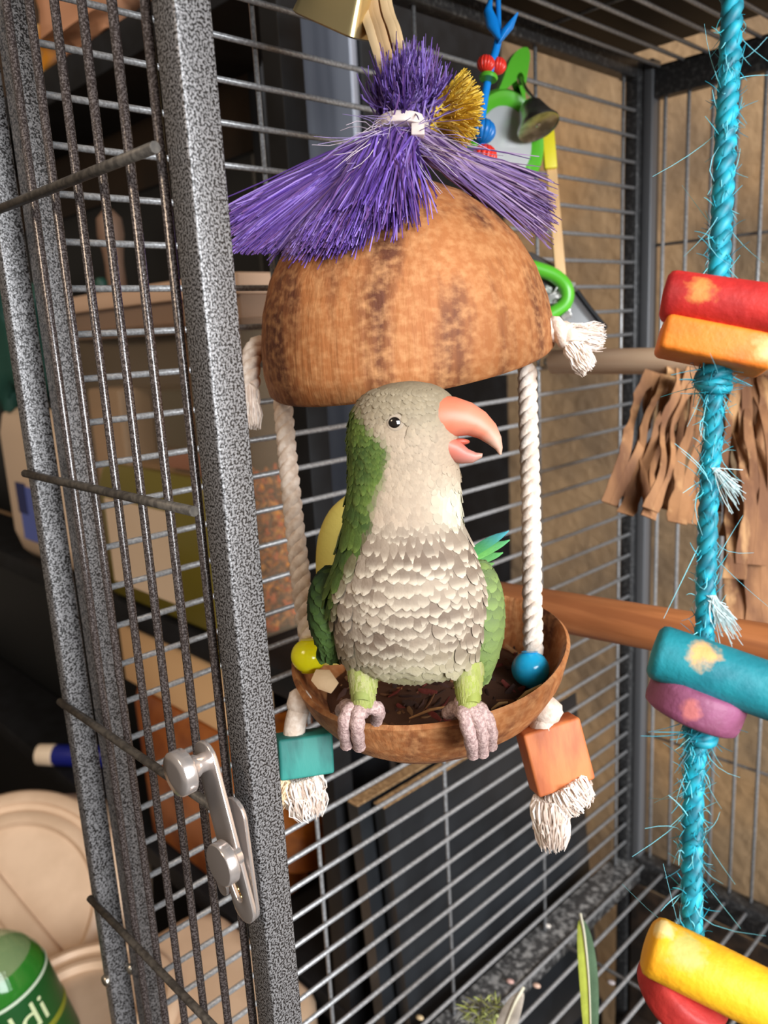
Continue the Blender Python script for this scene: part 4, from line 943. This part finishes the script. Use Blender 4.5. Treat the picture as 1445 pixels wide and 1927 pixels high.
# ================================================================== green mirror toy
MD = 0.50; km = MD / F
mir = thing('mirror_toy', at(950, 380, MD), 'green plastic mirror toy with tab and small bell near the cage roof', 'bird toy')
gp = M('green_plastic', lin(88, 178, 44), 0.32, sss=0.1)
mn = (-FW*0.86 + RT*0.40 - UP*0.05).normalized(); mu = (UP*1.0 + RT*0.10); mu = (mu - mn*mu.dot(mn)).normalized(); mr = mu.cross(mn).normalized()
mr = -mr if mr.dot(RT) < 0 else mr
mc = at(950, 268, MD); Rm = 86*km
mb = MB(); rr = []
def el(R, h, n=56): return [mc + (mr*math.cos(2*math.pi*k/n)*1.0 + mu*math.sin(2*math.pi*k/n)*1.14)*R + mn*h for k in range(n)]
mk('frame', MB().rings([el(Rm*0.96, -0.006), el(Rm, -0.004), el(Rm*0.98, 0.002), el(Rm*0.90, 0.005), el(Rm*0.80, 0.0045), el(Rm*0.68, 0.0015), el(Rm*0.66, 0.001)]), gp, mir)
mk('mirror_glass', MB().rings([el(Rm*0.665, 0.0002), el(Rm*0.665, 0.0014), el(Rm*0.60, 0.0016)]), M('milky_mirror', (0.86, 0.88, 0.9, 1), 0.22, 0.55), mir, True)  # milky white base stands in for a bright reflection
# tab with hole above the frame
tp = [mc + mu*Rm*0.95 + mr*Rm*0.05, at(965, 165, MD), at(978, 130, MD), at(987, 100, MD)]
def tabring(c, wx, th, n=20): return [c + mr*wx*math.cos(2*math.pi*k/n) + mn*th*math.sin(2*math.pi*k/n) for k in range(n)]
hole = at(977, 150, MD)
mbt = MB(); N = 40; oo = []; ii = []
outl = [(905, 205), (925, 178), (938, 150), (950, 122), (965, 102), (980, 92), (993, 90), (999, 102), (997, 122), (993, 145), (990, 165), (992, 185), (1000, 205), (1004, 225)]
op = smooth([at(x, y, MD) for x, y in outl], 3); op = [p - mn*(p - mc).dot(mn) for p in op]; hc = hole - mn*(hole - mc).dot(mn)
# outline closed along the frame; fan with hole ring
no = len(op); hp = [hc + (mr*math.cos(a) + mu*math.sin(a)*1.5)*8*km for a in [math.radians(205 - 370*k/(no-1)) for k in range(no)]]
vs = [p + mn*.003 for p in op] + [p + mn*.003 for p in hp] + [p - mn*.003 for p in op] + [p - mn*.003 for p in hp]; fs = []
for i in range(no - 1):
    fs += [(i, no+i, no+i+1, i+1), (2*no+i, 2*no+i+1, 3*no+i+1, 3*no+i), (i, i+1, 2*no+i+1, 2*no+i), (no+i, 3*no+i, 3*no+i+1, no+i+1)]
mk('tab', mbt.add(vs, fs), gp, mir, True)
bw = at(1010, 170, MD - .01)
sb2 = thing('small_bell', at(1008, 250, MD - .012), 'small tarnished silver bell hanging at the right of the green mirror', 'bell')
mk('bell_wire', MB().tube(smooth([hole + mn*.002, at(990, 168, MD - .01), at(1003, 185, MD - .012), at(1006, 195, MD - .012)], 4), 0.0011, 8), steel, sb2)
ba = (UP*0.95 - RT*0.30 + FW*0.2).normalized(); bo = at(1013, 238, MD - .012); R_ = 40*km
mk('bell_body', MB().lathe(bo, ba, [(R_*0.86, 0.0005), (R_*0.98, -0.0006), (R_, 0.0006), (R_*0.84, 0.004), (R_*0.66, 0.010), (R_*0.54, 0.0145), (R_*0.36, 0.0168), (R_*0.1, 0.0172), (R_*0.1, 0.0165), (R_*0.48, 0.0138), (R_*0.6, 0.010), (R_*0.86, 0.0015)], 36), M('tarnished_silver', (0.42, 0.39, 0.35, 1), 0.3, 0.95, (0.2, 0.18, 0.15, 1), 120), sb2)
mk('bell_clapper', MB().ell(bo + ba*0.002, RT*.0022, FW*.0022, UP*.0022, 12, 8), steel, sb2)

# ================================================================== blue chain with ribbed beads
CD = 0.40; kc = CD / F
ch = thing('bead_chain', at(910, 320, CD), 'blue plastic chain with ribbed red and blue beads beside the purple tuft', 'bird toy')
blu = M('blue_plastic', lin(18, 132, 220), 0.25, sss=0.1); redp = M('red_ribbed_plastic', lin(226, 54, 40), 0.35, sss=0.1); blr = M('blue_ribbed_plastic', lin(22, 112, 186), 0.35)
mk('stem', MB().tube(smooth([at(909, 305, CD), at(906, 230, CD), at(918, 150, CD), at(934, 90, CD), at(940, 62, CD)], 6), 7.5*kc, 12), blu, ch)
tcu = at(938, 30, CD); tcu = V((tcu.x, tcu.y, 35.5*S)); mk('hanger_hook', MB().tube(smooth([at(940, 64, CD), at(938, 30, CD), tcu], 6), 5*kc, 10), blu, ch)
for pts in (((940, 76, 0), (928, 48, 20), (918, 20, 14), (924, -6, 3)), ((940, 80, 0), (952, 58, 22), (962, 42, 14), (972, 28, 2))):
    rr = []
    for (x, y, wd) in pts:
        c = at(x, y, CD - .003); wd = max(wd*0.62, 3)
        rr.append([c + (RT*math.cos(t)*wd + UP*0.3*math.cos(t)*wd)*kc - FW*math.sin(t)*0.0022 for t in [2*math.pi*k/14 for k in range(14)]])
    mk('prong', MB().rings(rr), blu, ch, True)
def ribbed(x, y, r, D, ax_, n=14, depth=0.10):
    R = r*D/F; pr = [(R*math.cos(t), R*math.sin(t)*0.9) for t in [math.radians(-86 + 172*k/16) for k in range(17)]]
    return MB().lathe(at(x, y, D), ax_, pr, n*8, rf=lambda a, h: 1 - depth*(0.5 - 0.5*math.cos(n*a))**3)
vax = UP + RT*0.15
mk('bead', ribbed(914, 120, 17, CD - .004, vax), redp, ch); mk('bead', ribbed(936, 124, 17, CD + .002, vax), redp, ch)
mk('bead', ribbed(908, 247, 25, CD - .002, vax), blr, ch); mk('bead', ribbed(911, 295, 24.5, CD - .004, vax), redp, ch)
mk('washer', MB().lathe(at(919, 146, CD - .003), vax, [(16*kc, -4*kc), (18*kc, 0), (16*kc, 4*kc), (6*kc, 4*kc)], 28), gp, ch)

# ================================================================== craft stick, dark hood with green ring
stk = thing('craft_stick', at(1050, 530, 0.52), 'thin wooden craft stick with a yellow sleeve beside the green mirror', 'stick')
def bar(x0, y0, x1_, y1_, D, hw, th):
    a, b = at(x0, y0, D), at(x1_, y1_, D); d = (b - a)/2; s_ = (RT - d.normalized()*RT.dot(d.normalized())).normalized()
    return MB().obox((a+b)/2, s_*hw, d, d.normalized().cross(s_)*th)
mk('wood_stick', bar(1035, 290, 1056, 535, .52, 0.0034, 0.0010), M('pale_stick_wood', lin(214, 172, 120), 0.6, 0, lin(190, 146, 96), 80, stretch=(1, 1, 0.1)), stk, True, 0.0005)
mk('yellow_sleeve', bar(1030, 245, 1036, 318, .518, 0.0040, 0.0020), M('yellow_plastic', lin(226, 208, 40), 0.4), stk, True, 0.0006)
hd = thing('feeder_hood', at(1060, 620, 0.55), 'black plastic feeder hood with bright green ring behind the coconut', 'feeder')
hn = (RT*0.30 - FW*0.8 + UP*0.35).normalized(); hD = 0.53
pts = [(955, 470), (1000, 474), (1045, 498), (1085, 545), (1120, 590), (1140, 618), (1060, 640), (960, 640)]
mk('hood', MB().rings([[at(x, y, hD + .012) for x, y in pts], [at(x + 4, y + 2, hD) for x, y in pts], [at(x*0.85 + 150, y*0.85 + 88, hD - .010) for x, y in pts]]), M('dark_grey_plastic', lin(78, 76, 76), 0.4), hd, False, 0.002)
mk('hood_edge', MB().tube(smooth([at(1085, 548, hD - .006), at(1110, 582, hD - .006), at(1140, 618, hD - .006)], 4), 0.0018, 8), blackp, hd)
mk('green_ring', MB().tube(smooth([at(985, 500, hD - .016), at(1010, 506, hD - .016), at(1045, 520, hD - .016), at(1066, 545, hD - .016), at(1060, 575, hD - .014), at(1020, 600, hD - .012)], 6), 0.0045, 14), gp, hd)
foil = M('crinkled_foil', (0.75, 0.73, 0.70, 1), 0.25, 0.6, bump=0.8, bscale=220, bdist=0.003)
mb = MB()
for _ in range(46):
    c = at(random.uniform(1000, 1075), random.uniform(535, 600), hD - random.uniform(.004, .014)); d = rnd(1).normalized(); e = d.orthogonal().normalized()
    mb.obox(c, d*random.uniform(.002, .006), e*random.uniform(.002, .004), d.cross(e)*0.0003)
mk('foil_shreds', mb, foil, hd, False, kind='stuff')

# ================================================================== moulted feathers on the grate
vane = M('feather_vane', (1, 1, 1, 1), 0.6, attr=True, bump=0.3, bscale=900)
def feather(pts, wd, c1, c2, label, quill=lin(220, 214, 190)):
    pp = smooth(pts, 8); n = len(pp); mb = MB(); rr = []; cc = []
    d0 = (pp[-1] - pp[0]).normalized(); nn = V((0, 0, 1)); s_ = d0.cross(nn).normalized(); nn = s_.cross(d0)
    r = thing('feather', pp[n//2] - V((0, 0, 0.002)), label, 'feather', 'moulted feathers on the cage floor')
    for side, c in ((-1, c1), (1, c2)):
        rr = []; cc = []
        for i, p in enumerate(pp):
            t = i/(n-1); w_ = wd*(0.02 if t < 0.10 else math.sin(math.pi*min(1, (t - 0.08)*0.98))**0.55)
            rr.append([p, p + s_*side*w_*0.5 + nn*w_*0.12, p + s_*side*w_, p + s_*side*w_*0.5 + nn*(w_*0.12 - 0.0004)]); cc += [vary(c, 0.12)]*4
        mk('vane', MB().rings(rr, True, cc), vane, r)
    mb = MB(); mb.cur = quill; mb.tube([p + nn*0.0006 for p in pp], [0.0010 - 0.0007*i/(n-1) for i in range(n)], 6); mk('quill', mb, vane, r)
z = -0.85
feather([at(1092, 1722, 0.49), at(1100, 1765, 0.475), at(1108, 1850, 0.45), at(1112, 1960, 0.42)], 0.0052, lin(84, 110, 84), lin(176, 186, 76), 'long yellow-green wing feather sticking up from the grate')
feather([at(985, 1860, 0.50), at(968, 1890, 0.49), at(950, 1935, 0.47), at(935, 1975, 0.46)], 0.0060, lin(206, 196, 184), lin(190, 180, 168), 'small pale grey feather at the bottom beside the green tuft')
dn = MB()
for _ in range(420):
    p = at(random.gauss(915, 16), random.gauss(1905, 10), 0.50 + random.gauss(0, .004)); d = V((random.gauss(0, 1), random.gauss(0, 1), random.gauss(0.2, 0.5))).normalized()
    c = random.choice([lin(150, 158, 70), lin(96, 92, 84), lin(176, 180, 110), lin(120, 116, 104)])
    dn.tube([p, p + d*.004, p + d*.008 - V((0, 0, .001))], [.0004, .0004, .0001], 3, cols=[vary(c, .2)]*3)
tag(mk('feather_tuft', dn, fibre, None), 'fluffy olive and grey down feather lying on the cage rail', 'feather')
sdz = []
for k, (x, y, c) in enumerate(((1010, 1858, lin(206, 170, 150)), (960, 1850, lin(190, 150, 140)), (1150, 1852, lin(150, 140, 140)), (790, 1918, lin(196, 170, 130)), (1030, 1745, lin(210, 200, 190)))):
    p = onZ(x, y, -0.98); mb = MB().ell(p + V((0, 0, .0016)), V((.003, .001, 0)), V((-.0007, .002, 0)), V((0, 0, .0016)), 10, 6)
    lb = ('pink seed husk beside the pale grey feather', 'rosy crumb on the soiled rail behind the green tuft', 'grey crumb between the grate bars right of the green feather', 'tan seed on the lowest visible stretch of rail', 'white crumb on the rail at the foot of a wire')[k]
    tag(mk('seed_husk', mb, M('crumb_%d' % k, c, 0.7), None), lb, 'seed', 'food crumbs on the cage floor')
